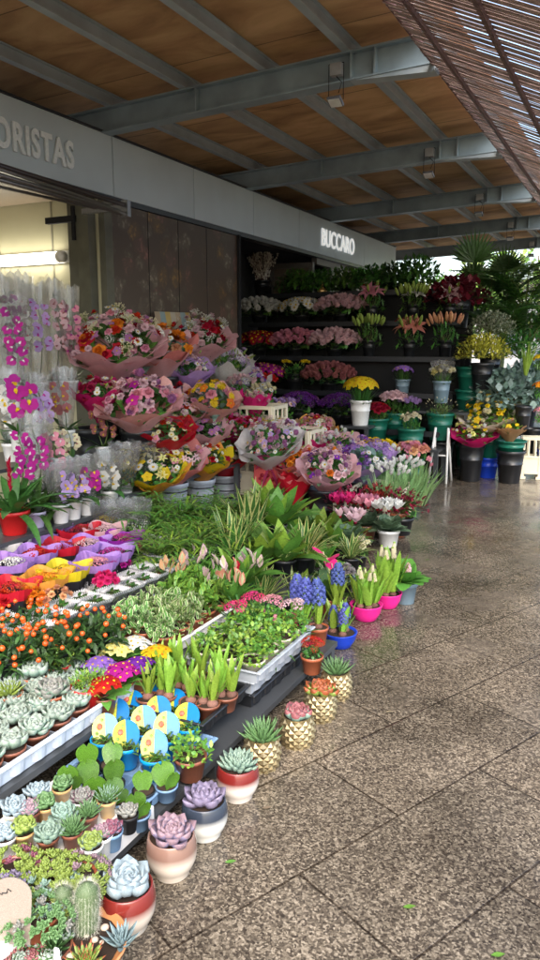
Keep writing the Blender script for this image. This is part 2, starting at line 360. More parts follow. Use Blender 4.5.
def g_gold(m):
    n = 12; J = 8; Hh = 1.62
    rp = lambda j: .8+.24*sin(pi*(.15+.75*j/J))
    def p(j, i, o=0): a = 2*pi*(i+.5*(j % 2))/n; r = rp(j)*(1+o); return V((cos(a)*r, sin(a)*r, Hh*j/J))
    for j in range(-1, J):
        for i in range(n):
            A0 = p(max(j, 0), i) if j >= 0 else V((cos(2*pi*(i+.5)/n)*.8, sin(2*pi*(i+.5)/n)*.8, 0))
            o = j % 2; L_ = p(j+1, i-(0 if o else 1)+(0), 0); r_ = p(j+1, i+(1 if o else 0), 0)
            top = p(min(j+2, J), i) if j+2 <= J else None
            a = 2*pi*(i+.5*o)/n; c = V((cos(a)*rp(j+1)*1.1, sin(a)*rp(j+1)*1.1, Hh*(j+1)/J))
            if j < 0: A0 = V((cos(a)*.78, sin(a)*.78, 0))
            if top is None: top = V((cos(a)*rp(J), sin(a)*rp(J), Hh))
            b = len(m.v); m.v += [tuple(x) for x in (A0, r_, top, L_, c)]
            for q in ((0, 1, 4), (1, 2, 4), (2, 3, 4), (3, 0, 4)): m.f.append(tuple(b+x for x in q)); m.m.append(0)
    m.lathe([(0, .0), (.8, .002)], n*2); m.lathe([(rp(J)*.99, Hh-.1), (rp(J)*1.0, Hh+.03), (rp(J)*.93, Hh+.03), (rp(J)*.9, Hh-.15), (0, Hh-.16)], n*2)
POTG = dict(cup=(g_cup, 1.30), taper=(g_taper, 1.5), bucket=(g_bucket, 1.72), bowl=(g_bowl, .87), gold=(g_gold, 1.47))
def g_soil(m):
    rows = []
    for r in (0, .35, .7, .93): rows.append([(cos(2*pi*j/14)*r, sin(2*pi*j/14)*r, ru(-.03, .05)*(r < .9)) for j in range(14)])
    m.grid(rows, 0, closed=True)
def pot(par, kd, r, h, m, soil=True, name='pot'):
    f, top = POTG[kd]; full = {'cup': 1.5, 'taper': 1.7, 'bucket': 2.3, 'bowl': 1.02, 'gold': 1.65}[kd]
    o = A(par, name, geo(kd, f, kd != 'gold'), (m,), s=(r, r, h/full)); z = top*h/full
    if soil: A(par, 'soil', geo('soil', g_soil), (SOIL,), (0, 0, z+.004), s=(r*.92, r*.92, r*.6))
    return z
PL = dict(black=(.012, .013, .015), terra=(.35, .1, .045), brown=(.2, .07, .04), red=(.5, .015, .015), green=(.01, .13, .085), white=(.75, .75, .73), grey=(.33, .36, .4), pale=(.5, .56, .64), blue=(.01, .05, .5), bgrey=(.16, .27, .42), slate=(.17, .25, .31), lilac=(.55, .5, .68), hot=(.75, .02, .26), cream=(.72, .66, .5), royal=(.0, .25, .6))
def pl(k): return mat(PL[k], 'plastic', sc_=8)

# ------------------------------------------------------------------ trays, crates, sleeves
def tray(label, x0, x1, y0, y1, z, h=.05, col='grey', name='plant_tray', cat='tray', lip=.012, group=None):
    t = T(name, label, cat, ((x0+x1)/2, (y0+y1)/2, z), group=group); a, b = (x1-x0)/2, (y1-y0)/2
    m = M(); th = .004
    m.box(-a, a, -b, b, .001, .005)
    m.box(-a, -a+th, -b, b, .005, h); m.box(a-th, a, -b, b, .005, h); m.box(-a+th, a-th, -b, -b+th, .005, h); m.box(-a+th, a-th, b-th, b, .005, h)
    n = int((y1-y0)/.085)
    for i in range(n):                           # scalloped ribs down the long sides, as moulded trays have
        yy = -b+(i+.5)*(2*b/n)
        for sx in (-1, 1):
            rows = [[(sx*(a+.0005)+sx*cos(q)*.016*(1-.3*k), yy+sin(q)*.034*(1-.15*k), h*.96-k*h*.8) for q in [(-pi/2)+pi*j/6 for j in range(7)]] for k in (0, 1)]
            m.grid(rows)
    A(t, 'tray_body', m.done('shape', False), (pl(col),))
    m = M(); L_ = lip
    m.box(-a-L_-.008, -a-.0005, -b-L_, b+L_, h-.003, h+.006); m.box(a+.0005, a+L_+.008, -b-L_, b+L_, h-.003, h+.006); m.box(-a-.0003, a+.0003, -b-L_, -b-.0005, h-.0028, h+.0058); m.box(-a-.0003, a+.0003, b+.0005, b+L_, h-.0028, h+.0058)
    o = A(t, 'rim', m.done('shape', False), (pl(col),))
    o.modifiers.new('b', 'BEVEL').width = .003
    m = M()
    nx, ny = max(1, round((x1-x0)/.1)), max(1, round((y1-y0)/.1))
    for i in range(1, nx): m.box(-a+2*a*i/nx-.002, -a+2*a*i/nx+.002, -b+th, b-th, .0055, h*.8)
    for i in range(1, ny): m.box(-a+th, a-th, -b+2*b*i/ny-.0021, -b+2*b*i/ny+.0021, .0056, h*.79)
    if nx > 1 or ny > 1: A(t, 'cell_divider', m.done('shape', False), (pl(col),))
    return t
def crate(label, loc, rz, a=.3, b=.2, h=.3, col='cream', group=None, name='flower_crate'):
    "open plastic flower crate: framed sides with an arched foot, slatted openings"
    t = T(name, label, 'crate', loc, rz, group=group); mt = mat(PL[col], 'plastic', sc_=6, var=.08)
    def side(L, hh):
        m = M(); p = .035; m.box(-L, -L+p, -.012, .012, 0, hh); m.box(L-p, L, -.012, .012, 0, hh); m.box(-L+p, L-p, -.0115, .0115, hh-p, hh-.0005)
        m.box(-L+p, L-p, -.011, .011, .06, .06+p); m.box(-L+p, L-p, -.004, .004, .06+p, hh*.5); m.box(-L+p, L-p, -.0105, .0105, hh*.5, hh*.5+p*.8)
        for k in (-.33, .33): m.box(L*k-.01, L*k+.01, -.009, .009, hh*.5+p*.8, hh-p)
        m.box(-L-.006, -L+p+.02, -.018, .018, -.0, .03); m.box(L-p-.02, L+.006, -.018, .018, -.0, .03)
        return m
    for nm, L_, pos, r in (('side_panel', a, (0, -b, 0), 0), ('side_panel', a, (0, b, 0), 0), ('end_panel', b, (-a, 0, .0), pi/2), ('end_panel', b, (a, 0, .0), pi/2)):
        o = A(t, nm, side(L_-(.02 if nm == 'end_panel' else 0), h-(.003 if nm == 'end_panel' else 0)).done('shape', False), (mt,), pos, (0, 0, r)); o.modifiers.new('b', 'BEVEL').width = .003
    m = M(); m.box(-a+.02, a-.02, -b+.02, b-.02, .065, .075); A(t, 'base_panel', m.done('shape', False), (mt,))
    return t
def g_film(k):
    def fn(m):
        n = 26; ph = [ru(0, 6.28) for _ in range(4)]; rows = []
        for i in range(7):
            t = i/6; r = .38+.62*t**.85; row = []
            for j in range(n):
                a = 2*pi*j/n; q = r*(1+.05*t*sin(5*a+ph[0])+.04*sin(9*a+ph[1]+t*4)+.03*sin(15*a+ph[2]+t*7)); flat = 1-.15*t
                row.append((cos(a)*q, sin(a)*q*flat, t*(1+.03*sin(2*a+ph[3])+.025*sin(11*a+ph[0]))))
            rows.append(row)
        m.grid(rows, 0, closed=True)
    return fn
def sleeve(par, r, h, z=0.): return A(par, 'clear_sleeve', geo(('film', rnd.randrange(4)), g_film(0)), (film(),), (0, 0, z), (0, 0, ru(0, 6)), (r, r, h))
def g_wrap(k):     # slot0 outer paper, slot1 inner paper
    def fn(m):
        n = 60; c = (4, 5, 3)[k % 3]; ph = ru(0, 6)
        for lay, (ro, zo) in enumerate(((0, 0), (-.03, .07))):
            rows = []
            for i in range(9):
                t = i/8; r = (.13+.87*t**1.15)+ro; row = []
                for j in range(n):
                    a = 2*pi*j/n; tri = abs(((a*c/(2*pi)+ph+lay*.5) % 1)*2-1)
                    q = r*(1+t*t*(.10*(tri-.5)+.04*sin(7*a+ph)+.018*sin(17*a+ph*2+3*t))); z = t*(1-.12*t)+t*t*t*(.26*(tri-.45)+.04*sin(9*a))+zo*t
                    row.append((cos(a)*q, sin(a)*q, z))
                rows.append(row)
            m.grid(rows, lay, closed=True)
    return fn
def paper(c, **k): return mat(c, 'paper', sc_=14, **k)
PP = dict(pink=(.85, .5, .54), dusk=(.8, .42, .38), magenta=(.75, .02, .22), orange=(.85, .38, .06), white=(.85, .82, .8), red=(.6, .01, .03), cream=(.85, .75, .62), kraft=(.5, .3, .15), lilac=(.6, .4, .78), salmon=(.85, .3, .28), yellow=(.8, .65, .02), purple=(.3, .02, .36), lav=(.45, .25, .68))
def bouquet(label, loc, R, H, wrap, mix, n=26, tilt=(0, 0), inner=None, fs=.045, green='mid', spray=None, euc=False, wk=0, ang=1.15, bucket=None, rise=.0, group=None, cat='bouquet', ribbon=None, opening=.0):
    "flowers domed out of a folded paper cone; tilt leans it (towards +X, towards -Y)"
    t = T('bouquet', label, cat, loc, (tilt[1]*.62, tilt[0]*.62, ru(-.3, .3)), group)
    A(t, 'paper_wrap', geo(('wrap', wk), g_wrap(wk)), (paper(PP[wrap]), paper(PP[inner or wrap])), (0, 0, 0), (0, 0, ru(0, 6)), (R*1.14, R*1.14, H*1.04))
    A(t, 'foliage', geo(('bfol', 'e' if euc else 'm'), bush(90, .42, .2 if not euc else .26, 'oval' if not euc else 'round', .55, .6, .5, .7, .3)), (lf('euc' if euc else green), lf('fresh'), lf('olive')), (0, 0, H*.72+rise), s=(R*.9, R*.9, R*1.0))
    tot = sum(x[2] for x in mix)
    n = min(95, int(n*1.7)); t.scale = (ru(.9, 1.05), ru(1.05, 1.3), ru(.92, 1.05)); ph = ru(0, 6)
    for d in cap(n, ang, .26):
        d = d*(1+.14*sin(3*atan2(d.y, d.x)+ph)+ru(-.06, .08)); u = ru(0, tot)
        for kd, col, wt in mix:
            u -= wt
            if u <= 0: break
        k = ru(.55, 1.1)*fs*(.7 if kd == 'daisy' else .95)*(1.0 if kd in ('rose', 'carn', 'mum') else 1.1)
        flower(t, kd, col, V((d.x*R*.92, d.y*R*.92, H*.76+rise+d.z*R*.82+ru(-.012, .012))), V((d.x, d.y, d.z+.25))+V((ru(-.4, .4), ru(-.4, .4), ru(-.2, .2))), k)
    if spray:
        for d in cap(7, ang*.95): flower(t, 'spray', spray, V((d.x*R*.95, d.y*R*.95, H*.78+rise+d.z*R*.84)), d, fs*1.5, 'filler_spray', 'lime')
    if ribbon:
        m = M(); m.lathe([(.14, .0), (.17, .04), (.16, .08)], 14)
        for q in (-1, 1): m.leaf((0, -.15, .04), (q, -.5, .5), .4, .22, 'oval', 1.2, .2, 5); m.leaf((0, -.15, .03), (q*.4, -.4, -.9), .7, .12, 'strap', .3, .1, 4)
        A(t, 'ribbon', m.done(), (mat(P_[ribbon], 'paper'),), (0, 0, H*.08), s=(R*1.1, R*1.1, R))
    return t
def bucket_of(label, loc, r, h, col, kd, fcol, n, fs, hd=.16, spread=.14, fol='fresh', ang=1.2, cen=None, group=None, cat='bucket of flowers', potk='bucket', leaf=None, lab2=None, name='flower_bucket', stemh=0, flat=.6, film_=False, mix=None, lean=0, both=None):
    "a bucket with cut flowers domed above it"
    t = T(name, label, cat, loc, (0, 0, ru(-.4, .4)), group); z = pot(t, potk, r, h, pl(col) if isinstance(col, str) else col, soil=False, name='bucket' if potk == 'bucket' else 'pot')
    top = h+hd
    A(t, 'foliage', geo(('bf', leaf or 'o'), leaf_fn(leaf)), (lf(fol), lf('fresh'), lf('olive')), (0, 0, z*.98+.0), s=(spread*1.02, spread*1.02, hd+h-z+.03))
    for i, d in enumerate(cap(n, ang)):
        k_, c_ = (kd, fcol) if not mix else mix[rnd.randrange(len(mix))]
        flower(t, k_, c_, V((d.x*spread, d.y*spread, top-spread*flat+d.z*spread*flat)), V((d.x, d.y, d.z+.3)), fs*ru(.8, 1.15), cen=cen)
    if film_: sleeve(t, spread*1.1, hd+.1, h*.85)
    return t
def leaf_fn(k):
    if k == 'blade': return blades(70, 1.1, .11, 'lance', 1.0, .5, 4, r0=.35)
    if k == 'lily': return bush(60, .5, .14, 'lance', .95, .5, .5, .5, .3, stems=14, zs=.05)
    if k == 'fine': return bush(260, .2, .05, 'lance', .9, .4, .4, .6, .3, 2, stems=20)
    return bush(110, .34, .2, 'oval', .9, .5, .6, .5, .3, stems=14)
def plant(label, loc, pk, pr_, ph, pc, fols, cat='plant', name='potted_plant', rz=None, group=None, flowers=(), s=1., soil=True):
    """pot + foliage masses [(key, fn, mats, scale, dz)] + flowers [(kind, colour, n, size, R, Hoff, ang)]"""
    t = T(name, label, cat, loc, (0, 0, ru(0, 6) if rz is None else rz), group, s)
    z = pot(t, pk, pr_, ph, pl(pc) if isinstance(pc, str) else pc, soil)
    for key, fn, mats, ss, dz in fols: A(t, 'foliage', geo(key, fn), mats, (0, 0, z+dz), (0, 0, ru(0, 6)), ss)
    for kd, col, n, fs, RR, hh, ang in flowers:
        for d in cap(n, ang, .2): flower(t, kd, col, V((d.x*RR, d.y*RR, z+hh+d.z*RR*.5)), V((d.x, d.y, d.z+.5)), fs*ru(.8, 1.15))
    return t
ORD = ['first', 'second', 'third', 'fourth', 'fifth', 'sixth', 'seventh', 'eighth', 'ninth', 'tenth', 'eleventh', 'twelfth']
# ------------------------------------------------------------------ setting: floor
def floor_mat():
    m, n, b, out = newmat('wet_granite'); L = n.links.new
    tc = N(n, 'ShaderNodeTexCoord'); O = tc.outputs['Object']
    dn = N(n, 'ShaderNodeTexNoise'); dn.inputs['Scale'].default_value = 45; dn.inputs['Detail'].default_value = 3; L(O, dn.inputs['Vector'])
    da = N(n, 'ShaderNodeVectorMath', operation='MULTIPLY_ADD'); L(dn.outputs['Color'], da.inputs[0]); da.inputs[1].default_value = (.022, .022, .022); L(O, da.inputs[2])
    v1 = N(n, 'ShaderNodeTexVoronoi'); v1.inputs['Scale'].default_value = 155; L(da.outputs[0], v1.inputs['Vector'])
    v2 = N(n, 'ShaderNodeTexNoise'); v2.inputs['Scale'].default_value = 135; v2.inputs['Detail'].default_value = 6; v2.inputs['Roughness'].default_value = .75; L(O, v2.inputs['Vector'])
    rgb = N(n, 'ShaderNodeSeparateColor'); L(v1.outputs['Color'], rgb.inputs[0])
    mx = N(n, 'ShaderNodeMix'); mx.inputs[0].default_value = .66; L(rgb.outputs[0], mx.inputs[2]); L(v2.outputs[0], mx.inputs[3])
    rp = N(n, 'ShaderNodeValToRGB'); cr = rp.color_ramp; L(mx.outputs[0], rp.inputs[0])
    cr.elements[0].position = .30; cr.elements[0].color = (.034, .028, .023, 1); cr.elements[1].position = .72; cr.elements[1].color = (.36, .315, .245, 1)
    for p, c in ((.42, (.068, .057, .044, 1)), (.52, (.125, .106, .08, 1)), (.62, (.21, .181, .138, 1))): e = cr.elements.new(p); e.color = c
    big = N(n, 'ShaderNodeTexNoise'); big.inputs['Scale'].default_value = 1.6; big.inputs['Detail'].default_value = 5; big.inputs['Roughness'].default_value = .6; L(O, big.inputs['Vector'])
    br = N(n, 'ShaderNodeMapRange'); L(big.outputs[0], br.inputs[0]); br.inputs[1].default_value = .35; br.inputs[2].default_value = .65; br.inputs[3].default_value = .55; br.inputs[4].default_value = 1.2
    # slab joints, running 24.5 degrees off the shop front
    mp = N(n, 'ShaderNodeVectorRotate'); mp.rotation_type = 'Z_AXIS'; mp.inputs['Angle'].default_value = -R_(90-24.5); L(O, mp.inputs[0])
    ad = N(n, 'ShaderNodeVectorMath', operation='ADD'); ad.inputs[1].default_value = (-.38+.85*4, -1.4+.405*60, 0); L(mp.outputs[0], ad.inputs[0])
    bk = N(n, 'ShaderNodeTexBrick'); bk.offset = .5; bk.inputs['Scale'].default_value = 1; bk.inputs['Brick Width'].default_value = .85; bk.inputs['Row Height'].default_value = .405
    bk.inputs['Mortar Size'].default_value = .0045; bk.inputs['Mortar Smooth'].default_value = .35; bk.inputs['Bias'].default_value = 0
    bk.inputs['Color1'].default_value = (.82, .80, .78, 1); bk.inputs['Color2'].default_value = (1.05, 1.0, .96, 1); bk.inputs['Mortar'].default_value = (.3, .27, .25, 1); L(ad.outputs[0], bk.inputs[0])
    m1 = N(n, 'ShaderNodeMix'); m1.data_type = 'RGBA'; m1.blend_type = 'MULTIPLY'; m1.inputs[0].default_value = 1; L(rp.outputs[0], m1.inputs[6]); L(bk.outputs[0], m1.inputs[7])
    m2 = N(n, 'ShaderNodeMix'); m2.data_type = 'RGBA'; m2.blend_type = 'MULTIPLY'; m2.inputs[0].default_value = 1; L(m1.outputs[2], m2.inputs[6]); L(br.outputs[0], m2.inputs[7])
    L(m2.outputs[2], b.inputs['Base Color'])
    wt = N(n, 'ShaderNodeTexNoise'); wt.inputs['Scale'].default_value = 2.3; wt.inputs['Detail'].default_value = 6; wt.inputs['Roughness'].default_value = .65; L(O, wt.inputs['Vector'])
    wr = N(n, 'ShaderNodeMapRange'); L(wt.outputs[0], wr.inputs[0]); wr.inputs[1].default_value = .38; wr.inputs[2].default_value = .62; wr.inputs[3].default_value = .09; wr.inputs[4].default_value = .34; L(wr.outputs[0], b.inputs['Roughness'])
    b.inputs['Specular IOR Level'].default_value = .5
    h = N(n, 'ShaderNodeMath', operation='MULTIPLY_ADD'); L(v2.outputs[0], h.inputs[0]); h.inputs[1].default_value = .05; 
    iv = N(n, 'ShaderNodeMath', operation='SUBTRACT'); iv.inputs[0].default_value = 1; L(bk.outputs['Fac'], iv.inputs[1]); L(iv.outputs[0], h.inputs[2])
    bp = N(n, 'ShaderNodeBump'); bp.inputs['Strength'].default_value = .3; bp.inputs['Distance'].default_value = .0025; L(h.outputs[0], bp.inputs['Height']); L(bp.outputs[0], b.inputs['Normal'])
    return m
m = M(); m.grid([[(-300, -300, 0), (300, -300, 0)], [(-300, 300, 0), (300, 300, 0)]]); kind(link('ground', m.done(), (floor_mat(),)), 'structure')

# ------------------------------------------------------------------ shop front
FX = -4.1
white_p = mat((.5, .585, .64), 'plain', sc_=2, var=.06, rough=.4); 
t = T('shop_sign_band', 'long pale grey sign band with raised white letters above the flower shops', 'sign band', (FX, 0, 2.73))
ys = [.2, 1.45, 2.7, 3.95, 5.2, 6.45, 7.7, 8.95, 10.2, 11.45, 13.1]
for a_, b_ in zip(ys, ys[1:]):
    m = M(); m.box(-.05, 0, a_+.004, b_-.004, 0, .475); o = A(t, 'fascia_panel', m.done('shape', False), (white_p,)); o.modifiers.new('b', 'BEVEL').width = .003
m = M(); m.box(-.09, -.051, .3, 13.1, .01, .47); m.box(-.12, -.004, .3, 13.1, -.045, -.002); m.box(-.14, .012, .3, 13.1, .477, .492); A(t, 'backing_frame', m.done('shape', False), (mat((.03, .032, .036), 'plastic'),))
def letters(par, txt, y, z, size, sx, bold=0., sp=1., col=(.85, .85, .83)):
    c = bpy.data.curves.new('letters', 'FONT'); c.body = txt; c.size = size; c.extrude = .008; c.offset = bold; c.space_character = sp
    o = bpy.data.objects.new('sign_letters', c); COL.objects.link(o); o.parent = par
    o.matrix_local = Matrix(((0, 0, 1, .012), (sx, 0, 0, y), (0, 1, 0, z), (0, 0, 0, 1))); 
    bpy.context.view_layer.update(); me = bpy.data.meshes.new_from_object(o.evaluated_get(bpy.context.evaluated_depsgraph_get())); mw = o.matrix_local.copy(); bpy.data.objects.remove(o)
    me.materials.clear(); me.materials.append(mat((.82, .88, .93), 'plain', rough=.35)); o = bpy.data.objects.new('sign_letters', me); COL.objects.link(o); o.parent = par; o.matrix_local = mw; return o
LET1 = letters(t, 'FLORISTAS', 3.70, .12, .27, .70, .008, 1.12)
LET2 = letters(t, 'BUCCARO', 9.66, .12, .33, .80, .001, 1.05)

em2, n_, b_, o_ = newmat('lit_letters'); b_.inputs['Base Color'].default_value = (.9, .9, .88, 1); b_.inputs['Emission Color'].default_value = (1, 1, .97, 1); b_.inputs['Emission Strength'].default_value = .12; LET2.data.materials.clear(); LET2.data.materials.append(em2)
dark = mat((.02, .021, .024), 'matte'); olive = mat((.09, .09, .065), 'steel', var=.2, sc_=6); creamw = mat((.42, .4, .27), 'steel', sc_=1.5, var=.1)
t = T('flower_kiosk', 'open flower kiosk with cream panelled inside walls and olive door post', 'kiosk', (0, 0, 0))
m = M(); m.box(-7.0, -4.121, 5.0, 5.138, 0, 2.72); m.box(-7.06, -7.0, -1, 5.06, 0, 2.8); A(t, 'inside_wall', m.done('shape', False), (creamw,))
for x in (-4.62, -5.25, -5.9):
    m = M(); m.box(x-.008, x+.008, 4.994, 4.9995, 0, 2.75)
    for z in (1.3, 1.75, 2.2, 2.55): m.ball((x, 4.992, z), .01, 0, 6, 3)
    A(t, 'wall_seam', m.done('shape', False), (mat((.25, .24, .18), 'plastic'),))
m = M(); m.box(-7.0, -4.23, -1, 4.99, 2.70, 2.74); A(t, 'ceiling_panel', m.done('shape', False), (mat((.22, .17, .12), 'steel'),))
for x0, x1, y0, y1 in ((-4.26, -4.14, 4.9, 4.993), (-4.4, -4.3, 4.95, 4.99), (-4.12, -4.06, 5.01, 5.11)): m = M(); m.box(x0, x1, y0, y1, 0, 2.69); A(t, 'door_post', m.done('shape', False), (olive,))
m = M(); m.box(-4.6, -4.28, 4.9, 4.94, 2.5, 2.55); m.box(-4.3, -4.27, 4.88, 4.9, 2.35, 2.62); A(t, 'hinge_bracket', m.done('shape', False), (dark,))
# awning arms folded under the sign band
t = T('folded_awning', 'folded dark awning rails running under the sign band at the kiosk', 'awning', (-3.62, 2.0, 2.5))
m = M()
for i, (dx, dz) in enumerate(((0, 0), (.05, .03), (.09, .07), (-.05, -.03))): m.tube([(dx, 0, dz), (dx-.02*i, 1.2, dz*.8), (dx*.2, 2.75-.12*i, -.02+dz*.3)], .016-.002*i, n=8)
A(t, 'rail', m.done(), (mat((.28, .26, .25), 'metal', rough=.35),))
m = M(); m.tube([(0.0, 0, .12), (.0, 2.7, .045)], .018, n=10); A(t, 'roller_tube', m.done(), (mat((.05, .035, .035), 'plastic'),))
m = M(); m.box(-.03, .03, 2.71, 2.75, -.04, .08); m.box(-.42, -.0301, 2.71, 2.745, .01, .05); m.box(-.45, .05, -.02, .02, -.02, .15); A(t, 'end_bracket', m.done('shape', False), (mat((.3, .3, .3), 'metal'),))
# lit tube lamp
t = T('fluorescent_lamp', 'lit white fluorescent tube lamp on the cream kiosk wall', 'lamp', (-5.27, 4.97, 2.23), (0, 0, -pi/2))
m = M(); m.box(-.028, .0, -1.2, .85, -.045, .055); A(t, 'housing', m.done('shape', False), (mat((.7, .7, .66), 'plastic'),))
em, n_, b_, o_ = newmat('lit_tube'); b_.inputs['Emission Color'].default_value = (1, .93, .78, 1); b_.inputs['Emission Strength'].default_value = 3.2; b_.inputs['Base Color'].default_value = (.9, .9, .85, 1)
m = M(); m.tube([(0.05, -1.18, 0), (0.05, .78, 0)], .045, n=14); A(t, 'tube', m.done(), (em,))
for y0, y1 in ((.781, .84), (-1.24, -1.181)): m = M(); m.tube([(0.05, y0, 0), (0.05, y1, 0)], .047, n=14); A(t, 'end_cap', m.done(), (mat((.8, .8, .75), 'plastic'),))

# printed shutter panels
def mural():
    m, n, b, out = newmat('faded_flower_print'); L = n.links.new; tc = N(n, 'ShaderNodeTexCoord'); O = tc.outputs['Object']
    ns = N(n, 'ShaderNodeTexNoise'); ns.inputs['Scale'].default_value = 9; ns.inputs['Detail'].default_value = 3; L(O, ns.inputs[0])
    ad = N(n, 'ShaderNodeVectorMath', operation='MULTIPLY_ADD'); L(ns.outputs['Color'], ad.inputs[0]); ad.inputs[1].default_value = (.16, .16, .16); L(O, ad.inputs[2])
    vo = N(n, 'ShaderNodeTexVoronoi'); vo.inputs['Scale'].default_value = 5.5; L(ad.outputs[0], vo.inputs['Vector'])
    v2 = N(n, 'ShaderNodeTexVoronoi'); v2.inputs['Scale'].default_value = 19; L(ad.outputs[0], v2.inputs['Vector'])
    fm = N(n, 'ShaderNodeMapRange'); L(vo.outputs['Distance'], fm.inputs[0]); fm.inputs[1].default_value = .6; fm.inputs[2].default_value = .25
    f2 = N(n, 'ShaderNodeMapRange'); L(v2.outputs['Distance'], f2.inputs[0]); f2.inputs[1].default_value = .5; f2.inputs[2].default_value = .15; f2.inputs[3].default_value = .2
    fx = N(n, 'ShaderNodeMath', operation='MULTIPLY'); L(fm.outputs[0], fx.inputs[0]); L(f2.outputs[0], fx.inputs[1])
    bn = N(n, 'ShaderNodeTexNoise'); bn.inputs['Scale'].default_value = 1.6; L(O, bn.inputs[0]); br = N(n, 'ShaderNodeMapRange'); L(bn.outputs[0], br.inputs[0]); br.inputs[1].default_value = .36; br.inputs[2].default_value = .5
    fy = N(n, 'ShaderNodeMath', operation='MULTIPLY'); L(fx.outputs[0], fy.inputs[0]); L(br.outputs[0], fy.inputs[1])
    sp = N(n, 'ShaderNodeSeparateColor'); L(vo.outputs['Color'], sp.inputs[0])
    rp = N(n, 'ShaderNodeValToRGB'); rp.color_ramp.interpolation = 'CONSTANT'; L(sp.outputs[0], rp.inputs[0]); e = rp.color_ramp.elements
    e[0].color = (.26, .23, .17, 1); e[1].position = .4; e[1].color = (.26, .15, .045, 1)
    for p, c in ((.6, (.26, .12, .1, 1)), (.8, (.2, .21, .14, 1))): x = e.new(p); x.color = c
    mx = N(n, 'ShaderNodeMix'); mx.data_type = 'RGBA'; mx.inputs[6].default_value = (.075, .052, .036, 1); L(fy.outputs[0], mx.inputs[0]); L(rp.outputs[0], mx.inputs[7])
    L(mx.outputs[2], b.inputs['Base Color']); b.inputs['Roughness'].default_value = .45; return m
t = T('printed_shutter', 'dark brown shutter panels with a faded flower photograph printed on them', 'shutter', (-4.12, 5.14, 0)); mu = mural()
for a_, b_ in ((0, .55), (.556, 1.04), (1.046, 1.56), (1.566, 2.2)):
    m = M(); m.box(-.03, 0, a_, b_, 0, 2.68); o = A(t, 'panel', m.done('shape', False), (mu,))
m = M()
for y in (.553, 1.043, 1.563): m.box(-.028, .002, y-.004, y+.004, 0, 2.68)
m.box(-.03, .03, 2.2, 2.24, 0, 2.69); m.box(-.05, .01, 0, 2.2, 2.685, 2.70); A(t, 'frame', m.done('shape', False), (dark,))
# wall and door further on
t = T('shop_wall', 'dark shop wall with brown door frames behind the flower racks', 'wall', (-4.16, 7.38, 0))
m = M(); m.box(-1.0, -.9, 0, 6, 0, 3.3); m.box(-.899, -.13, .001, 5.94, 2.74, 2.76); m.box(-.899, -.13, -2.2, 0, 2.74, 2.76); m.box(-.9, 0, 5.95, 6, 0, 2.72); m.box(-.9, -.1, -.05, .0, 0, 2.739); A(t, 'wall', m.done('shape', False), (mat((.03, .032, .036), 'matte'),))
m = M()
for y in (2.8, 3.9): m.box(-.08, .0, y, y+.07, 0, 2.6)
m.box(-.08, .001, 2.3, 4.0, 2.6, 2.73); m.box(-.62, -.02, 2.2, 2.26, 2.55, 2.62); m.box(-.68, -.62, 2.2, 2.26, 0, 2.62); m.box(-.08, -.02, 2.2, 2.26, 0, 2.5499); A(t, 'door_frame', m.done('shape', False), (mat((.13, .12, .11), 'steel'),))
m = M()
for y in (2.871,): m.box(-.05, -.03, y, y+.678, 0, 2.6)
m.box(-.619, -.081, 2.215, 2.24, 0, 2.549)
A(t, 'door_panel', m.done('shape', False), (mat((.16, .125, .095), 'plain', rough=.3),))
m = M(); m.box(-.45, -.445, 4, 5.9, 0, 2.7); A(t, 'bright_partition', m.done('shape', False), (mat((.5, .45, .36), 'plain'),))

# ------------------------------------------------------------------ canopy roof
slope = .035
def rz_(x): return 3.20+slope*(x+4.1)
t = T('canopy_roof', 'brown plywood canopy roof on grey steel beams over the flower stalls', 'canopy roof', (0, 0, 0))
def ply():
    m, n, b, out = newmat('stained_plywood'); L = n.links.new; tc = N(n, 'ShaderNodeTexCoord'); O = tc.outputs['Object']
    mp = N(n, 'ShaderNodeMapping'); mp.inputs['Scale'].default_value = (.9, 2.2, 1); L(O, mp.inputs[0])
    a = N(n, 'ShaderNodeTexNoise'); a.inputs['Scale'].default_value = 1.3; a.inputs['Detail'].default_value = 7; a.inputs['Roughness'].default_value = .6; a.inputs['Distortion'].default_value = .8; L(mp.outputs[0], a.inputs[0])
    rp = N(n, 'ShaderNodeValToRGB'); e = rp.color_ramp.elements; L(a.outputs[0], rp.inputs[0]); e[0].position = .3; e[0].color = (.30, .165, .075, 1); e[1].position = .72; e[1].color = (.72, .47, .24, 1)
    x = e.new(.5); x.color = (.52, .31, .145, 1)
    bk = N(n, 'ShaderNodeTexBrick'); bk.inputs['Scale'].default_value = 1; bk.inputs['Brick Width'].default_value = 50; bk.inputs['Row Height'].default_value = 1.225; bk.inputs['Mortar Size'].default_value = .006
    bk.inputs['Color1'].default_value = (.85, .85, .85, 1); bk.inputs['Color2'].default_value = (1.1, 1.1, 1.1, 1); bk.inputs['Mortar'].default_value = (.35, .35, .35, 1); L(O, bk.inputs[0])
    mx = N(n, 'ShaderNodeMix'); mx.data_type = 'RGBA'; mx.blend_type = 'MULTIPLY'; mx.inputs[0].default_value = 1; L(rp.outputs[0], mx.inputs[6]); L(bk.outputs[0], mx.inputs[7]); L(mx.outputs[2], b.inputs['Base Color']); b.inputs['Roughness'].default_value = .7
    return m
m = M(); X0, X1 = -6.2, -1.28
m.grid([[(X0, .2, rz_(X0)+.29), (X1, .2, rz_(X1)+.29)], [(X0, 15.6, rz_(X0)+.29), (X1, 15.6, rz_(X1)+.29)]]); m.grid([[(X0, .2, rz_(X0)+.33), (X1, .2, rz_(X1)+.33)], [(X0, 15.6, rz_(X0)+.33), (X1, 15.6, rz_(X1)+.33)]])
A(t, 'plywood_deck', m.done('shape', False), (ply(),))
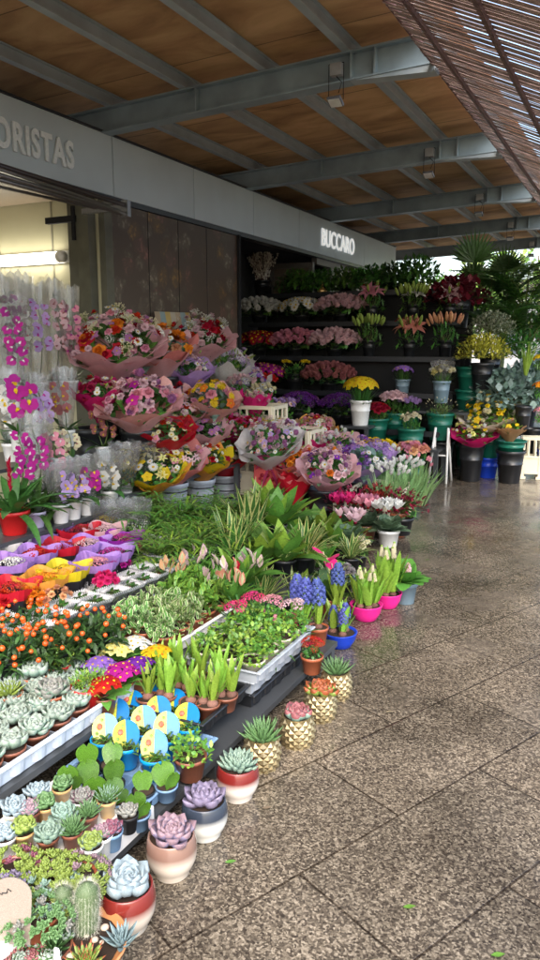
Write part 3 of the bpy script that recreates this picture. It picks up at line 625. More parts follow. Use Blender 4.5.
steel = mat((.25, .32, .36), 'steel', sc_=5, var=.18); steel2 = mat((.36, .42, .45), 'steel', sc_=5, var=.12)
BY = [.25, 2.65, 5.12, 7.57, 10.03, 12.48, 14.9]
for y in BY:
    m = M(); S = slope
    def sb(x0, x1, y0, y1, h0, h1):
        b = len(m.v); m.v.extend([(x, yy, rz_(x)+h) for h in (h0, h1) for yy in (y0, y1) for x in (x0, x1)])
        for f in ((0, 2, 3, 1), (4, 5, 7, 6), (0, 1, 5, 4), (2, 6, 7, 3), (0, 4, 6, 2), (1, 3, 7, 5)): m.f.append(tuple(b+i for i in f)); m.m.append(0)
    sb(-6.1, -1.36, y-.06, y+.06, 0, .012); sb(-6.1, -1.36, y-.06, y+.06, .178, .19); sb(-6.1, -1.36, y-.005, y+.005, .012, .178)
    for x in (-1.78, -1.95, -3.2, -1.37): sb(x, x+.012, y-.055, y+.055, .0122, .1778)
    o = A(t, 'steel_beam', m.done('shape', False), (steel,))
    m = M(); P = [(-1.95, -.001), (-1.36, -.001), (-1.36, -.05)]
    for yy in (y-.05, y+.05): b = len(m.v); m.v += [(x, yy, rz_(x)+h) for x, h in P]; m.f.append((b, b+1, b+2) if yy > y else (b+2, b+1, b)); m.m.append(0)
    for i in range(3): j = (i+1) % 3; m.f.append((i, j, 3+j, 3+i)); m.m.append(0)
    A(t, 'end_gusset', m.done('shape', False), (steel2,))
for x in (-1.42, -1.98, -2.62, -3.3, -4.02, -4.9):
    m = M(); z = rz_(x)+.191; m.box(x-.03, x+.03, .2, 15.5, z, z+.012); m.box(x-.006, x+.006, .2, 15.5, z+.0121, z+.085); m.box(x-.03, x+.03, .2, 15.5, z+.0851, z+.094)
    A(t, 'purlin', m.done('shape', False), (steel2,))
# slatted side awning sloping down from the roof's edge
t = T('slatted_awning', 'purple brown slatted awning sloping down from the edge of the canopy roof', 'awning', (-1.36, 0, 3.27), (0, R_(25), 0))
m = M(); k = 0; y = .8
while y < 15.2:
    dx = ru(-.035, .01); tw = ru(-.1, .1); g = .0145 if rnd.random() > .04 else .024
    x1 = 1.5; b = len(m.v); zz = ru(-.003, .003)
    m.box(dx, x1, y, y+.027, zz, zz+.0018); y += .027+ (ru(.0015, .0035) if rnd.random() > .035 else ru(.010, .022))
A(t, 'slat_panel', m.done('shape', False), (mat((.26, .17, .155), 'plain', c2=(.4, .29, .265), rough=.5, sc_=12, var=.25),))
for x in (.16, .62, 1.1, 1.46): m = M(); m.box(x, x+.03, .8, 15.2, -.022, -.0035); A(t, 'batten', m.done('shape', False), (mat((.17, .1, .095), 'plain'),))
m = M(); m.tube([(-.02, .8, .02), (-.02, 15.2, .02)], .02, n=8); A(t, 'edge_rail', m.done(), (mat((.1, .05, .05), 'plain'),))
# flood lamps and their gear boxes under the beams
for i, (y, w_) in enumerate(zip(BY[2:], ('nearest', 'second', 'third', 'fourth', 'farthest'))):
    x = -2.03; t = T('floodlight', 'small square floodlight hanging under the %s grey roof beam' % w_, 'floodlight', (x, y-.10, rz_(x)), group='floodlights under the roof beams', s=.9)
    m = M(); m.tube([(-.06, 0, -.14), (-.06, 0, .12)], .003, n=5); m.tube([(.06, 0, -.14), (.06, 0, .12)], .003, n=5); m.tube([(-.06, 0, .12), (.06, 0, .12)], .003, n=5); A(t, 'bracket', m.done(), (dark,))
    m = M(); m.box(-.055, .055, -.05, .05, -.012, .012); o = A(t, 'lamp_housing', m.done('shape', False), (mat((.12, .12, .12), 'plastic'),), (0, -.01, -.15), (R_(-25), 0, 0)); o.modifiers.new('b', 'BEVEL').width = .004
    m = M(); m.box(-.045, .045, -.04, .04, -.0165, -.0125); A(o, 'glass', m.done('shape', False), (mat((.7, .7, .68), 'plastic', rough=.15),))
    m = M(); m.box(-.045, .045, -.03, .03, 0, .085); A(t, 'gear_box', m.done('shape', False), (mat((.3, .31, .32), 'plastic'),), (0, .01, .035))
    m = M(); m.tube([(0, 0, .03), (.05, -.01, -.02), (.02, 0, -.09)], .004, n=4); A(t, 'cable', m.done(), (dark,))

# ------------------------------------------------------------------ beyond the stalls
def house(label, x, y, w_, d, h, c):
    t = T('pale_building', label, 'building', (x, y, 0)); m = M(); m.box(-w_/2, w_/2, -d/2, d/2, 0, h); A(t, 'wall', m.done('shape', False), (mat(c, 'matte', sc_=1),))
    m = M(); m.box(-w_/2-.3, w_/2+.3, -d/2-.3, d/2+.3, h, h+.3); A(t, 'roof', m.done('shape', False), (mat((.4, .33, .26), 'matte'),))
    for i in range(int(w_/2.5)):
        for k in range(int(h/3)):
            m = M(); x0 = -w_/2+.8+i*2.5; m.box(x0, x0+1.1, -d/2-.04, -d/2-.001, 1+k*3, 2.6+k*3); A(t, 'window', m.done('shape', False), (mat((.1, .12, .14), 'plastic', rough=.1),))
house('pale cream building behind the palms beyond the stalls', 0.0, 42, 9, 8, 7, (.6, .55, .45))
house('low white building far behind the stalls beside the cream one', -9, 46, 8, 8, 4.5, (.65, .63, .6))
def tree(label, x, y, h, R, col, seed):
    t = T('street_tree', label, 'tree', (x, y, -.8)); m = M(); m.tube([(0, 0, 0), (.1, 0, h*.4), (.0, .1, h*.75)], .18, .07, 8)
    for i in range(7): a = i*2.4; m.tube([(.05, 0, h*.45), (cos(a)*R*.4, sin(a)*R*.4, h*.62), (cos(a)*R*.75, sin(a)*R*.75, h*(.7+.04*i))], .07, .02, 5)
    A(t, 'trunk', m.done(), (mat((.12, .09, .06), 'matte'),))
    m = M()
    for i in range(26):
        c = V((ru(-1, 1), ru(-1, 1), ru(-.6, .8)));
        if c.length > 1: c.normalize()
        for j in range(70): q = rdir()*ru(.1, .36); p = V(((c.x+q.x)*R, (c.y+q.y)*R, h*.75+(c.z+q.z)*R*.7)); m.leaf(p, rdir(), .22, .16, 'oval', .3, .1, 2, rnd.random() < .4)
    A(t, 'crown', m.done(), (mat((.35,.42,.12),'leaf') if col else lf('fresh'), lf('lime')))
tree('pale yellow green tree behind the fan palm', -2.6, 22, 5.2, 2.2, 1, 1)
tree('sunlit green tree beyond the right end of the stalls', .6, 26, 5.0, 2.3, 1, 2)
tree('darker green tree beyond the shop row', -6.3, 27, 4.6, 2.0, 0, 3)
# ------------------------------------------------------------------ staging under the plants
stg = mat((.05, .055, .06), 'plastic')
def bench(label, x0, x1, y0, y1, z, slats=True, col=None):
    t = T('display_bench', label, 'bench', (0, 0, 0)); m = M(); mt = col or stg
    if z > .03: 
        m.box(x0, x1, y0, y1, z-.025, z-.001); A(t, 'bench_top', m.done('shape', False), (mt,))
        for x in (x0+.03, x1-.03):
            for y in (y0+.03, (y0+y1)/2, y1-.03): m = M(); m.box(x-.02, x+.02, y-.02, y+.02, 0, z-.0255); A(t, 'leg', m.done('shape', False), (mt,))
bench('low dark bench beside the floor pots carrying the smallest succulents', -1.57, -1.21, .9, 3.12, .09)
bench('dark bench one step up, under the sage echeveria tray', -2.02, -1.585, .9, 3.7, .2)
bench('dark bench under the orange berry plants and white sleeves', -2.84, -2.035, 1.0, 4.4, .25)
bench('dark bench under the orchid pots and bromeliad', -3.44, -2.855, 1.2, 3.9, .5)
bench('tall dark bench against the kiosk under the wrapped orchids', -4.03, -3.455, 1.4, 4.2, .75)

ECH = ('ech', rosette(44, .6, 12, 84, 'spoon', .42, -.5)); ECHL = ('echl', rosette(44, .7, 14, 86, 'spoon', .34, -.75, cup=.45))
HAW = ('haw', rosette(56, .24, 18, 88, 'lance', .7, -.35, True, .8, .45)); DENSE = ('dense', rosette(70, .3, 14, 84, 'spoon', .6, -.45, True, .8, .3))
AGV = ('agv', rosette(34, .3, 26, 84, 'lance', .4, -.2, True, .9, .5))
def su(c, k='succ'): return mat(c, k, sc_=25)
S_ = dict(pale=(.47, .6, .66), mauve=(.30, .25, .38), sage=(.33, .47, .36), green=(.17, .34, .12), pinkt=(.42, .14, .15), grey=(.36, .36, .32), lime=(.33, .45, .08), dkg=(.05, .13, .03), rust=(.5, .13, .04), edge=(.45, .55, .46), mint=(.34, .52, .42), pinkl=(.42, .28, .33), bl=(.3, .43, .45), mg=(.34, .10, .16))
def succ(label, loc, form, R, c, tipc, pk, r, h, pc, name='succulent_pot', up=.0, group=None, cat='succulent', hs=1.):
    t = T(name, label, cat, loc, (0, 0, ru(0, 6)), group); z = pot(t, pk, r, h, pc if not isinstance(pc, str) else pl(pc))
    A(t, 'rosette', geo(form[0]+str(rnd.randrange(3)), form[1]), (su(S_[c]), su(S_[tipc])), (0, 0, z+up), (ru(-.1, .1), ru(-.1, .1), ru(0, 6)), (R, R, R*hs)); return t
cer = lambda top, bot: zgrad((bot, top), 0, 1.5, sharp=(.5, .72))
CR = (.6, .53, .45)
# front row on the floor
F = [(128, 916, 'pale blue echeveria in a dark red and cream ceramic pot on the floor', ECHL, .088, 'pale', 'pale', 'cup', .073, .125, cer((.17, .02, .015), CR)),
     (172, 863, 'mauve echeveria in a taupe and cream ceramic pot on the floor', ECH, .085, 'mauve', 'pinkl', 'cup', .072, .125, cer((.22, .13, .1), CR)),
     (205, 825, 'purple echeveria in a navy and white ceramic pot on the floor', ECH, .084, 'mauve', 'mauve', 'cup', .071, .12, cer((.03, .04, .06), (.7, .7, .66))),
     (238, 788, 'green ruffled rosette in a dark red and white ceramic pot on the floor', DENSE, .08, 'mint', 'sage', 'cup', .071, .12, cer((.16, .015, .012), (.7, .64, .58)))]
for x, y, lab, fm, R, c, tc_, pk, r, h, pc in F: succ(lab, low(x, y, 0, .03), fm, R, c, tc_, pk, r, h, pc, 'succulent_pot', -.005)
gold = mat((.34, .27, .15), 'metal', rough=.42, sc_=30, var=.15)
for x, y, lab, fm, R, c, tc_ in [(262, 757, 'spiky dark green haworthia in a faceted gold pot, nearest of the gold pots', HAW, .1, 'green', 'green'), (297, 735, 'rose edged green echeveria in a faceted gold pot', ECHL, .075, 'mint', 'pinkt'),
        (320, 710, 'rust red and lime aeonium in a faceted gold pot', ECH, .085, 'lime', 'rust'), (336, 689, 'bright green aloe in a faceted gold pot, farthest of the gold pots', AGV, .1, 'green', 'green')]:
    succ(lab, low(x, y, 0, .03), fm, R, c, tc_, 'gold', .064, .115, gold, up=-.01, hs=1.05)

# ------------------------------------------------------------------ tray of sage echeverias
tray('pale blue grey tray full of sage green echeverias', -2.0, -1.61, 1.15, 2.06, .201, .055, 'pale')
for j in range(9):
    for i in range(4):
        x = -1.66-.096*i+ru(-.006, .006); y = 1.2+.1*j+ru(-.006, .006)+.02*(i % 2)
        succ('sage echeveria, %s row from the aisle, %s from the tray end near us' % (ORD[i], ORD[j]), (x, y, .208), ECH if rnd.random() < .6 else ECHL, ru(.066, .076), 'mint' if rnd.random() < .7 else 'sage', 'edge', 'taper', .045, .062, 'brown', name='echeveria', group='sage echeverias in the grey tray', up=.002)
tray('second pale tray of mixed succulents behind the echeveria tray', -2.19, -2.13, 2.35, 2.36, .201, .01) if False else None
for k, (x, y, c, tc_, fm, lab) in enumerate([(8, 690, 'lime', 'edge', HAW, 'striped yellow green aloe in a brown pot at the picture edge'), (34, 672, 'mint', 'edge', ECHL, 'pale mint echeveria in a brown pot below the berry plants'), (22, 655, 'pinkl', 'mint', DENSE, 'small pink sedum in a brown pot below the berry plants'), (52, 690, 'sage', 'grey', ECH, 'greyish echeveria in a brown pot beside the red pots')]):
    succ(lab, low(x, y, .235, .08), fm, .075, c, tc_, 'taper', .05, .07, 'terra')
# red pots with fine green
FINE = ('fine', bush(420, .22, .09, 'oval', .95, .3, .4, .6, .35, 2))
for x, y, c, r, lab in [(57, 668, 'red', .058, 'small leaved green plant in a red pot behind the echeverias'), (88, 690, 'red', .062, 'small leaved green plant in a red pot beside the primroses')]:
    plant(lab, low(x, y, .21, .08), 'taper', r, .1, c, [(FINE[0], FINE[1], (lf('lime'), lf('fresh'), lf('olive')), (.078, .078, .085), 0)])
# orange berry plants
BER = ('ber', bush(480, .32, .13, 'lance', .75, .35, .5, .6, .25, 2))
def g_berry(m): m.ball((0, 0, 0), 1, 0, 10, 7)
for k, (x, y, lab) in enumerate([(14, 640, 'orange berried plant at the edge beside the red cyclamen'), (52, 635, 'orange berried plant in the middle of three'), (92, 622, 'orange berried plant nearest the white sleeves'), (30, 615, 'orange berried plant behind the other berry plants')]):
    p = low(x, y, .255, .15); t = plant(lab, p, 'taper', .07, .09, 'black', [(BER[0], BER[1], (lf('dark'), lf('mid'), lf('olive')), (.155, .155, .15), -.02)], name='berry_plant')
    for d in cap(26, 1.5, .3):
        r = ru(.75, 1.08); A(t, 'berry', geo('berry', g_berry), (mat((.62, .055, .01), 'plastic', c2=(.72, .12, .012), rough=.25, var=.15),), V((d.x*r*.15, d.y*r*.15, .1+d.z*r*.13)), s=ru(.0085, .0115))
# primroses
PRL = ('prl', blades(16, 1., .42, 'oval', 1.25, .6, 5, fill=.75))
for x, y, c, c2, lab in [(115, 648, 'pale', 'yellow', 'pale yellow primrose between the white and lilac ones'), (134, 641, 'white', 'yellow', 'white primrose with yellow eyes'), (99, 662, 'violet', 'yellow', 'lilac primrose beside the red potted plant'), (122, 668, 'magenta', 'yellow', 'bright pink primrose in the middle of the primroses'), (104, 682, 'red', 'yellow', 'small red primrose beside the red pot'), (139, 662, 'purple', 'yellow', 'dark purple primrose beside the golden one'), (157, 650, 'yellow', 'orange', 'golden yellow primrose next to the hyacinth shoots')]:
    t = plant(lab, low(x, y, .2, .12), 'taper', .045, .07, 'brown', [(PRL[0], PRL[1], (lf('fresh'), lf('mid'), lf('mid')), .1, 0)], name='primrose', cat='primrose')
    for d in cap(13, 1.1, .2): flower(t, 'five', c, V((d.x*.06, d.y*.06, .09+d.z*.045)), V((d.x*.6, d.y*.6, 1)), ru(.022, .028), cen=c2)
# hyacinth shoots with bulbs
def g_bulb(m): m.lathe([(0, 0), (.5, .05), (.95, .5), (.9, 1.), (.45, 1.45), (.15, 1.7), (0, 1.72)], 12, 0)
BULB = mat((.06, .03, .035), 'matte', c2=(.2, .1, .07), var=.4, sc_=60); PURP = mat((.09, .04, .06), 'matte', var=.4)
SHO = ('sho', blades(6, 1., .19, 'strap', .36, .12, 5, fold=.35, r0=.14))
def hyac(label, loc, pk, r, h, pc, n, fkind, fcol, fh, lh, spread=.5, group=None, buds=True, fs=.03):
    t = T('hyacinth_pot', label, 'hyacinth', loc, (0, 0, ru(0, 6)), group); z = pot(t, pk, r, h, pl(pc))
    for i in range(n):
        a = i*2*pi/n+.4; q = spread*r if n > 1 else 0; x, y = cos(a)*q, sin(a)*q
        A(t, 'bulb', geo('bulb', g_bulb), (BULB,), (x, y, z-.006), s=(.022, .022, .021))
        A(t, 'leaves', geo(SHO[0], SHO[1]), (lf('lime'), lf('fresh')), (x, y, z+.024), (ru(-.12, .12), ru(-.12, .12), ru(0, 6)), lh*ru(.85, 1.1))
        if fkind: 
            tx, ty = ru(-.15, .15), ru(-.15, .15); o = A(t, 'flower', geo(('fl', fkind, rnd.randrange(2)), FL[fkind]), (pt(fcol), lf('lime'), lf('lime')), (x, y, z+.02+fh*ru(.85, 1.15)), (tx, ty, ru(0, 6)), fs)
    return t
tray('dark nursery tray of sprouting hyacinth bulbs', -1.72, -1.28, 1.99, 2.32, .15, .045, 'black')
for k, (x, y, lab) in enumerate([(148, 694, 'at the near wall corner'), (165, 692, 'second along the near side'), (182, 684, 'behind the two nearest ones'), (191, 698, 'short, at the middle of the near side'), (201, 674, 'tall, in the middle of the tray'), (208, 700, 'with a pale bud opening, beside the bushy plant'), (220, 678, 'tall, at the back of the tray'), (226, 692, 'at the aisle corner'), (176, 668, 'at the back beside the golden primrose'), (195, 662, 'low, at the far end of the tray'), (160, 676, 'half hidden by the golden primrose')]):
    hyac('sprouting hyacinth '+lab, low(x, y, .158, .07), 'taper', .045, .06, 'brown', 2 if k % 3 else 1, 'hbud' if k in (5, 0) else None, 'lime', .07, .12, .45, 'sprouting hyacinths in the dark tray', fs=.024)
# variegated foliage in its white tray
tray('white tray of variegated leafy plants in brown pots', -2.01, -1.68, 2.38, 3.06, .201, .05, 'white')
VAR = ('var', bush(130, .33, .22, 'heart', 1.0, .3, .6, .7, 0, 4, edge=True))
vwh = mat((.55, .6, .35), 'leaf')
for j in range(6):
    for i in range(3):
        plant('cream edged leafy plant, %s row from the aisle, %s along the white tray' % (ORD[i], ORD[j]), (-1.74-.105*i, 2.44+.112*j, .208), 'taper', .048, .07, 'terra', [(VAR[0], VAR[1], (lf('fresh'), vwh if j < 3 else lf('lime'), lf('olive')), (.08, .08, .13), .0)], name='variegated_plant', group='variegated plants in the white tray')
# green kalanchoes in the grey tray
for zz, lab, cc_ in ((.0915, 'lower black', 'black'), (.1465, 'upper grey', 'grey')): tray('%s one of two empty trays stacked under the kalanchoe tray' % lab, -1.54, -1.27, 2.35, 2.82, zz, .05, cc_)
tray('light grey tray of leafy kalanchoes', -1.56, -1.24, 2.34, 2.86, .202, .045, 'grey')
KAL = ('kal', bush(170, .24, .19, 'round', .85, .4, .6, .5, .35, 3))
for j in range(4):
    for i in range(3):
        c = [None, None, None, None, None, None, None, None, 'hot', 'lpink', 'pink', 'hot'][j*3+i]
        t = plant('kalanchoe %s, %s row from the aisle, %s along grey tray' % ('with %s flowers' % {'hot': 'deep pink', 'lpink': 'pale pink'}.get(c, c) if c else 'not yet in flower', ORD[i], ORD[j]), (-1.29-.105*i, 2.4+.13*j, .209), 'taper', .052, .065, 'cream', [(KAL[0], KAL[1], (lf('fresh'), lf('lime'), lf('olive')), (.08, .08, .1), .0)], name='kalanchoe', cat='kalanchoe', group='kalanchoes in the grey tray')
        if c:
            for d in cap(5, .9): flower(t, 'cluster', c, V((d.x*.06, d.y*.06, .15+d.z*.02)), V((d.x, d.y, 1.5)), .026)
# blue pots with picture labels
def hoodpot(label, loc):
    t = T('labelled_blue_pot', label, 'potted plant', loc, (0, 0, R_(32)+ru(-.1, .1)), 'blue pots with yellow and blue picture labels'); pot(t, 'taper', .047, .08, pl('royal'))
    A(t, 'foliage', geo('tiny', bush(60, .5, .2, 'oval', .6, .3, .6, .5, .3, 3)), (lf('mid'), lf('lime'), lf('olive')), (.008, -.014, .07), s=.05)
    m = M(); n = 24; B = V((0, 0, 0))
    pass
    for yy in (-.0012, .0012):
        for s_, mi in ((1, 1), (-1, 0)):
            rows = [[(s_*.0005, yy, -.055), (s_*.0005, yy, .068)]]
            for i in range(1, 8):
                xx = sin(pi/2*i/7); h = .068*sqrt(max(0, 1-xx*xx)); rows.append([(s_*.058*xx, yy, -min(h, .055)), (s_*.058*xx, yy, h)])
            m.grid(rows, mi)
    rows = [[(cos(2*pi*i/24)*.058, yy, max(-.055, sin(2*pi*i/24)*.068)) for i in range(24)] for yy in (-.0013, .0013)]; m.grid(rows, 1, closed=True)
    m.ball((-.024, -.0005, .012), .014, 2, 8, 4, 1.1); m.ball((-.036, -.0005, -.016), .008, 3, 8, 4, 1.1); m.ball((-.014, -.0005, .04), .007, 3, 6, 4, 1.1)
    A(t, 'picture_label', m.done('shape', False), (mat((.36, .40, .03), 'plastic', c2=(.5, .5, .06), sc_=60), mat((.0, .15, .4), 'plastic'), mat((.6, .12, .07), 'plastic'), mat((.15, .25, .05), 'plastic')), (0, .022, .10), (R_(-48+ru(-14, 10)), ru(-.15, .15), ru(-.2, .2)), .78)
k = 0
for r, row in enumerate([[(104, 735), (126, 741), (154, 752)], [(116, 718), (143, 726), (166, 733)], [(130, 708), (158, 715), (187, 722)], [(152, 700), (174, 706), (196, 742)]]):
    for c, (x, y) in enumerate(row):
        if (r, c) == (3, 2): continue
        hoodpot('blue pot with picture label, %s row from the hoyas, %s counting from the wall' % (ORD[r], ORD[c]), low(x, y, .105, .09))
plant('bushy bright green plant in a small brown pot beside the blue labelled pots', low(190, 752, .1, .09), 'taper', .055, .08, 'brown', [('bb', bush(170, .24, .17, 'round', .9, .35, .6, .6, .4, 3), (lf('fresh'), lf('lime'), lf('olive')), (.08, .08, .1), 0)])
# heart hoyas
tray('blue grey tray of heart shaped hoya leaves', -1.57, -1.25, 1.62, 2.02, .092, .04, 'bgrey')
def g_heart(m):
    rows = []; n = 9
    for i in range(n+1):
        t = i/n; z = t*1.05; w_ = .5*sin(pi*min(1, t*.62+.07))**.8*(1 if t < .8 else 1)
        notch = 0
        if t > .75: w_ = .5*sqrt(max(.0, 1-((t-.62)/.42)**2))
        rows.append([(-w_, .06*w_-.02, z+.0), (-w_*.5, .02, z+(.04 if t > .8 else 0)), (0, .05+.03*sin(t*3), z-(.13*max(0, (t-.7)/.3))), (w_*.5, .02, z+(.04 if t > .8 else 0)), (w_, .06*w_-.02, z)])
    m.grid(rows); m.grid([[(x, y-.06, z) for x, y, z in r] for r in rows][::-1]); L_ = [r[0] for r in rows]; m.grid([[p, (p[0], p[1]-.06, p[2])] for p in L_])
    L_ = [r[-1] for r in rows]; m.grid([[(p[0], p[1]-.06, p[2]), p] for p in L_]); L_ = rows[-1]; m.grid([[(p[0], p[1]-.06, p[2]), p] for p in L_])
for k, (x, y) in enumerate([(69, 772), (90, 768), (92, 784), (113, 768), (116, 784), (143, 775), (166, 770), (110, 750), (150, 752), (88, 750), (138, 797)]):
    p = low(x, y, .1, .1); t = T('heart_hoya', 'heart shaped green hoya leaf in a small brown pot, number %s going away from the near corner of its tray' % ORD[k], 'hoya', p, (0, 0, 0), 'heart shaped hoyas in the blue grey tray')
    t['label'] = ['broad heart leaf at the near wall corner of the blue grey tray', 'heart leaf second from the wall in the middle row', 'pale upright heart leaf in front of the second one', 'tall heart leaf in the centre of the tray', 'light green heart leaf in the near middle of the tray', 'heart leaf third from the aisle', 'bright heart leaf at the aisle edge of the tray', 'heart leaf at the back beside the blue labels', 'dark heart leaf at the back near the bushy plant', 'small dark heart leaf at the back corner by the wall side', 'leaning heart leaf at the near aisle corner of the tray'][k]
    z = pot(t, 'taper', .036, .05, pl('black' if k % 2 else 'bgrey')); sz = ru(.062, .076)
    A(t, 'heart_leaf', geo('heart', g_heart), (mat((.055, .17, .015), 'succ', c2=(.14, .32, .03), rough=.22, var=.3),), (0, 0, z-.004), (ru(-.5, -.1), ru(-.2, .2), R_(38)+ru(-.5, .5)), sz)
    if k % 2 == 0: A(t, 'heart_leaf', geo('heart', g_heart), (mat((.055, .17, .015), 'succ', c2=(.14, .32, .03), rough=.22, var=.3),), (.016, -.012, z-.004), (.1, .35, 1.3), sz*.75)
# small succulents on white boards
m = M(); t = T('white_board', 'white foam board edge under the small succulents', 'board', (-1.42, 1.33, .09)); m.box(-.15, .215, -.42, .28, .001, .045); o = A(t, 'board', m.done('shape', False), (pl('white'),))
bam = zgrad(((.5, .32, .12), (.58, .38, .16)), 0, 1.7)
SM = [(38, 795, 'pale', 'pale', ECH, 'cream', .05, 'pale blue echeveria among the small pots, nearest the hoyas'), (14, 812, 'pale', 'pale', ECH, 'cream', .055, 'frosty blue echeveria at the picture edge'), (62, 788, 'dkg', 'green', ECHL, bam, .045, 'upright green crassula in a bamboo coloured pot'), (24, 832, 'dkg', 'lime', ECHL, bam, .05, 'dark green crassula in a bamboo coloured pot'),
      (46, 806, 'dkg', 'green', ECHL, bam, .045, 'small jade plant in a tan pot between two blue echeverias'), (82, 800, 'pinkl', 'grey', ECH, 'white', .045, 'greyish pink sempervivum in a white pot'), (64, 818, 'sage', 'mint', ECH, 'white', .052, 'sage green echeveria in a white pot in the middle'), (88, 815, 'green', 'green', HAW, 'brown', .052, 'spiky green haworthia in the middle of the small pots'),
      (107, 800, 'green', 'mint', HAW, bam, .05, 'white striped haworthia in an olive pot beside the hoyas'), (128, 815, 'grey', 'grey', ECH, 'black', .042, 'grey white echeveria in a black pot at the board edge'), (112, 832, 'mauve', 'mg', ECH, 'bgrey', .04, 'pink purple echeveria in a blue pot at the board edge'), (72, 832, 'green', 'green', HAW, 'brown', .055, 'dark spiky aloe in a brown pot'),
      (48, 838, 'mint', 'sage', ECH, 'brown', .055, 'mint green echeveria in front of the bamboo pots'), (92, 846, 'sage', 'lime', ECHL, 'white', .045, 'green rosette in a zigzag patterned white pot'), (102, 836, 'olive' if False else 'sage', 'pinkl', ECH, 'white', .04, 'olive sedum rosette behind the zigzag pot'), (5, 838, 'pale', 'pale', ECH, 'white', .05, 'large pale blue echeveria cut by the picture edge'), (30, 812, 'mint', 'pinkl', ECH, 'brown', .045, 'mint echeveria with pinkish tips between blue ones')]
for x, y, c, tc_, fm, pc, R, lab in SM:
    o = succ(lab, low(x, y, .136, .05), fm, R, c, tc_, 'taper', .03, .055, pc)
# sedums in terracotta (lettuce like)
SED = ('sed', lambda m: [rosette_at(m, d) for d in cap(64, 1.4, .2)])
def rosette_at(m, d):
    c = V((d.x, d.y, d.z*.55)); q = perp(d); b = d.cross(q); k = rnd.random() < .3
    for i in range(11):
        a = i*2.4; t = i/10; e = 1.3-1.0*t; v_ = (q*cos(a)+b*sin(a))*cos(e)+d*sin(e); m.fat(c, v_, .13+.1*t, .12, .35, 'round', -.3, 1 if k else 0, None, 3, n=d)
for k, (x, y, c, tc_, lab) in enumerate([(12, 862, 'lime', 'mg', 'lime and burgundy sedum in terracotta at the picture edge'), (48, 868, 'lime', 'lime', 'lime green trailing sedum in terracotta, middle one'), (76, 868, 'lime', 'pinkl', 'green sedum with pinkish shoots in terracotta beside the red ceramic pot'), (8, 890, 'mauve', 'lime', 'burgundy sedum behind the cream price tag'), (38, 905, 'green', 'grey', 'greyish green sedum between the tag and the cactus'), (46, 883, 'lime', 'mint', 'bright lime sedum just above the cactus')]):
    t = T('sedum_pot', lab, 'sedum', low(x, y, .10, .08), (0, 0, ru(0, 6))); z = pot(t, 'taper', .052, .06, pl('terra')); A(t, 'rosettes', geo(SED[0]+str(k % 2), SED[1]), (su(S_[c]), su(S_[tc_])), (0, 0, z-.012), s=.085)
# cactus planter
p = low(78, 938, .0, .11); t = T('cactus_planter', 'cream and tan bowl planted with two hairy cacti, an aloe and a yellow green agave', 'planter', p)
z = pot(t, 'bowl', .115, .1, zgrad(((.68, .64, .56), (.45, .2, .08)), 0, 1, sharp=(.7, .78)))
def g_cact(m):
    n = 44; rows = []
    for i in range(15): tt = i/14; r = .95*sqrt(max(.0, 1-max(0, (tt-.75)/.25)**2))*(.85+.15*sin(tt*2.5))+.01; rows.append([(cos(2*pi*j/n)*r*(1+.11*(-1)**j), sin(2*pi*j/n)*r*(1+.11*(-1)**j), tt*4.2) for j in range(n)])
    m.grid(rows, 0, closed=True)
    for i in range(3200):
        a = 2*pi*rnd.randrange(22)/22; tt = ru(.03, 1); r = .95*sqrt(max(0, 1-max(0, (tt-.75)/.25)**2))*1.05; c = V((cos(a)*r, sin(a)*r, tt*4.2)); d = V((cos(a)+ru(-.9, .9), sin(a)+ru(-.9, .9), ru(-.5, .9)+(tt > .85)*1.5)); m.leaf(c, d, ru(.25, .6), .03, 'needle' if False else 'lance', .3, 0, 1, 1)
cm_ = (mat((.17, .26, .11), 'succ'), mat((.6, .6, .5), 'matte'))
A(t, 'cactus', geo('cact', g_cact), cm_, (-.065, .035, z-.005), (.05, -.05, 0), (.025, .025, .029)); A(t, 'cactus', geo('cact', g_cact), cm_, (-.015, .045, z-.005), (0, .06, 1), (.028, .028, .033))
A(t, 'agave', geo('agv1', AGV[1]), (su(S_['lime']), su(S_['rust'])), (.06, -.045, z+.01), (0, .1, 0), .06)
A(t, 'aloe', geo('haw9', HAW[1]), (su(S_['dkg']), su(S_['green'])), (-.05, -.03, z), s=.055); A(t, 'aloe', geo('agv2', AGV[1]), (su(S_['bl']), su(S_['bl'])), (.09, .05, z), s=.06)
for q in range(14): m = M(); a = ru(0, 6.28); rr = ru(.03, .09); A(t, 'pebble', geo('peb', lambda m: m.ball((0, 0, 0), 1, 0, 8, 5, .6)), (mat((.5, .42, .33), 'matte'),), (cos(a)*rr, sin(a)*rr, z+.006), s=ru(.006, .011))
m = M(); m.tube([(0, 0, 0), (0, 0, .03)], .003, n=5); A(t, 'stake', m.done(), (pl('white'),), (.0, -.07, z)); m = M(); m.lathe([(0, 0), (.7, .04), (1, .5), (.75, 1.1), (.6, 1.3), (.72, 1.8), (.6, 2.3), (0, 2.45)], 14); A(t, 'white_marker', m.done(), (pl('white'),), (.0, -.07, z+.02), (0, 0, 0), (.012, .006, .015))
m = M(); m.box(-.008, .008, -.001, .001, 0, .1); A(t, 'plant_tag', m.done('shape', False), (mat((.02, .3, .45), 'plastic', c2=(.8, .15, .05), sc_=90, var=.3),), (.125, -.03, .03), (.1, .35, .5))
